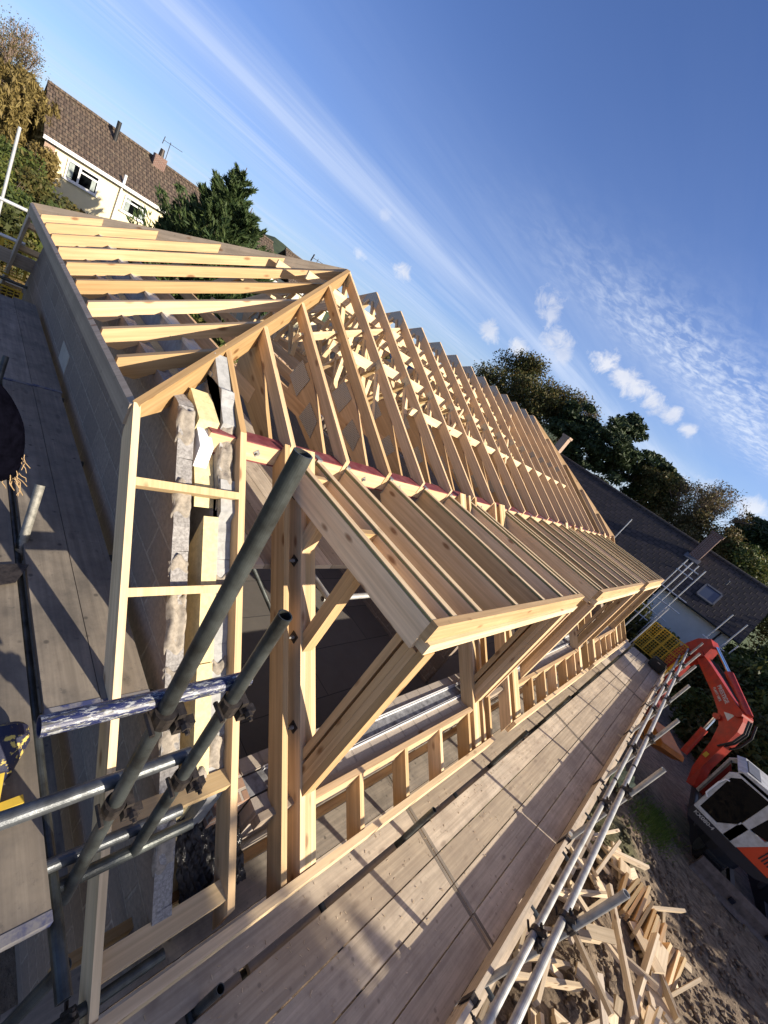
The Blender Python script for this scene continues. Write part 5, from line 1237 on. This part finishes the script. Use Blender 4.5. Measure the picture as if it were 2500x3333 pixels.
# ------------------------------------------------------------------ sky and sun
W=bpy.data.worlds.new('World');SC.world=W;W.use_nodes=True;wt=W.node_tree;wt.nodes.clear();q=N(wt)
out=wt.nodes.new('ShaderNodeOutputWorld');bg=wt.nodes.new('ShaderNodeBackground');wt.links.new(bg.outputs[0],out.inputs[0])
sky=wt.nodes.new('ShaderNodeTexSky');sky.sky_type='NISHITA';sky.sun_disc=False
elev=math.asin(SUN.z);sky.sun_elevation=elev;sky.sun_rotation=math.atan2(SUN.x,SUN.y);sky.altitude=100;sky.air_density=1.;sky.dust_density=.4;sky.ozone_density=2.5
tc=q.n('ShaderNodeTexCoord').outputs['Generated'];sp=q.n('ShaderNodeSeparateXYZ');q.l(tc,sp.inputs[0])
zc=q.math('MAXIMUM',sp.outputs[2],.02)
px=q.math('DIVIDE',sp.outputs[0],zc);py=q.math('DIVIDE',sp.outputs[1],zc)
cb=q.n('ShaderNodeCombineXYZ');q.l(px,cb.inputs[0]);q.l(py,cb.inputs[1]);pl_=cb.outputs[0]
# cirrus streaks
rot=math.radians(14)
rm=q.mapv(pl_,(.22,1.5,1),(0,0,rot))
c1=q.noise(rm,1.,6,.6,.6)
c2=q.noise(q.mapv(pl_,(.5,5.,1),(0,0,rot+.08)),1.,5,.65,.3)
big=q.noise(q.mapv(pl_,(.12,.28,1),(0,0,.2),(3,1,0)),1.,3,.5)
streak=q.math('MULTIPLY',q.ramp(q.math('ADD',q.math('MULTIPLY',c1,.7),q.math('MULTIPLY',c2,.3)),[(.44,0.),(.66,1.)]),q.ramp(big,[(.42,0.),(.6,1.)]))
# main band: line through (0.87,4.12)..(4.18,3.32)
def band(x0,y0,x1,y1,wd):
    L=math.hypot(x1-x0,y1-y0);nx,ny=-(y1-y0)/L,(x1-x0)/L
    d=q.math('ADD',q.math('MULTIPLY',px,nx),q.math('MULTIPLY',py,ny));d=q.math('SUBTRACT',d,x0*nx+y0*ny)
    d=q.math('ADD',d,q.math('MULTIPLY',q.math('SUBTRACT',c2,.5),wd*1.6))
    return q.math('POWER',2.718,q.math('MULTIPLY',q.math('MULTIPLY',d,d),-1/(wd*wd)))
b1=q.math('MULTIPLY',band(.87,4.2,4.18,3.45,.55),q.ramp(c1,[(.25,.35),(.6,1.)]))
b2=q.math('MULTIPLY',band(.7,5.6,4.5,6.4,.8),q.ramp(c2,[(.35,.1),(.6,.8)]))
hi=q.ramp(sp.outputs[2],[(.27,1.),(.42,.12)])
cir=q.math('MULTIPLY',q.math('ADD',q.math('ADD',q.math('MULTIPLY',streak,.45),q.math('MULTIPLY',b1,.62)),q.math('MULTIPLY',b2,.45),clamp=True),hi)
# mackerel patch near (3.3,1.1)
def blob(x,y,sx,sy,rotd=0):
    a=math.radians(rotd);dx=q.math('SUBTRACT',px,x);dy=q.math('SUBTRACT',py,y)
    u=q.math('ADD',q.math('MULTIPLY',dx,math.cos(a)/sx),q.math('MULTIPLY',dy,math.sin(a)/sx));v=q.math('ADD',q.math('MULTIPLY',dx,-math.sin(a)/sy),q.math('MULTIPLY',dy,math.cos(a)/sy))
    return q.math('POWER',2.718,q.math('MULTIPLY',q.math('ADD',q.math('MULTIPLY',u,u),q.math('MULTIPLY',v,v)),-1.))
mk=q.noise(q.mapv(pl_,(7.5,12.,1),(0,0,-.3)),1.,4,.6,.4)
mack=q.math('MULTIPLY',q.ramp(mk,[(.42,0.),(.68,.62)]),q.math('ADD',blob(3.5,1.0,.95,.5,-35),blob(4.9,.5,1.3,.4,-15),clamp=True))
mack=q.math('ADD',mack,q.math('MULTIPLY',blob(4.6,.75,1.6,.5,-25),.25),clamp=True)
# cumulus puffs in direction space
cn=q.noise(tc,30.,8,.68,.5);cn2=q.noise(tc,9.,4,.6)
def puff(v,s,along=(0,0,0),st=1.):
    v=V(v).normalized();sub=q.n('ShaderNodeVectorMath',operation='DISTANCE');q.l(tc,sub.inputs[0]);sub.inputs[1].default_value=v
    n3=q.math('MULTIPLY',sub.outputs['Value'],1./(s*.92));dz=q.math('MULTIPLY',q.math('SUBTRACT',sp.outputs[2],v.z),.9/s)
    d=q.math('ADD',n3,q.math('MULTIPLY',q.math('ABSOLUTE',dz),.5));d=q.math('ADD',d,q.math('MULTIPLY',q.math('SUBTRACT',cn,.5),3.0));return q.ramp(d,[(.25,st),(1.25,0.)])
cu=None
for v,s,stg in (((.657,.742,.135),.028,.8),((.827,.513,.236),.034,.75),((.835,.50,.215),.03,.6),((.863,.471,.186),.045,.8),((.875,.45,.17),.03,.6),((.905,.375,.198),.036,.85),((.921,.335,.188),.036,.9),((.935,.30,.182),.036,.95),((.948,.265,.176),.032,.95),((.958,.23,.172),.028,.9),((.967,.196,.166),.024,.85),((.807,.575,.136),.034,.8),((.844,.519,.138),.032,.9),((.585,.788,.2),.018,.3),((.584,.804,.118),.016,.45),((.25,.967,.06),.02,.4),((.975,.11,.10),.03,.5),((.985,.03,.10),.04,.8)):
    x=puff(v,s,st=stg);cu=x if cu is None else q.math('MAXIMUM',cu,x)
# layered grey haze low over the left horizon
low=q.math('POWER',2.718,q.math('MULTIPLY',sp.outputs[2],-5.))
lown=q.math('MULTIPLY',low,q.ramp(q.noise(q.mapv(pl_,(.1,.35,1),(0,0,.1)),1.,5,.6),[(.3,.45),(.65,1.)]))
skc=q.mix(1.,sky.outputs[0],(.70,.88,1.36),'MULTIPLY')
skc=q.mix(q.math('MULTIPLY',lown,.72,clamp=True),skc,(5.0,5.8,7.0))
skc=q.mix(q.math('MULTIPLY',cir,.62),skc,(6.2,7.0,8.6))
skc=q.mix(q.math('MULTIPLY',mack,.8),skc,(7.2,7.8,8.8))
puffc=q.mix(q.ramp(cn2,[(.35,0.),(.65,1.)]),(6.0,6.3,7.2),(8.6,8.4,8.3))
skc=q.mix(q.math('MULTIPLY',cu,.8),skc,puffc)
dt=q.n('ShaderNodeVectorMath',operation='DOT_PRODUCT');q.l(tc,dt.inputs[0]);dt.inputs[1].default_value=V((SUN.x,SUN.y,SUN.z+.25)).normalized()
fill_veil=q.ramp(q.math('ADD',q.math('MULTIPLY',dt.outputs['Value'],.5),.5),[(.76,0.),(.97,1.)])  # warm glow added to the unseen sunward sky to offset blue fill
skc=q.mix(q.math('MULTIPLY',fill_veil,.45),skc,(9.,7.6,6.0))
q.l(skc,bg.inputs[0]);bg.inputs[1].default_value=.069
sl_=bpy.data.lights.new('sun','SUN');sl_.energy=5.0;sl_.angle=math.radians(.55);sl_.color=(1.,.89,.72)
so=bpy.data.objects.new('sun',sl_);COL.objects.link(so);so.rotation_euler=SUN.to_track_quat('Z','Y').to_euler()
SC.view_settings.view_transform='Standard';SC.view_settings.look='None';SC.view_settings.gamma=1;SC.view_settings.exposure=.85
try: SC.cycles.max_bounces=6
except Exception: pass
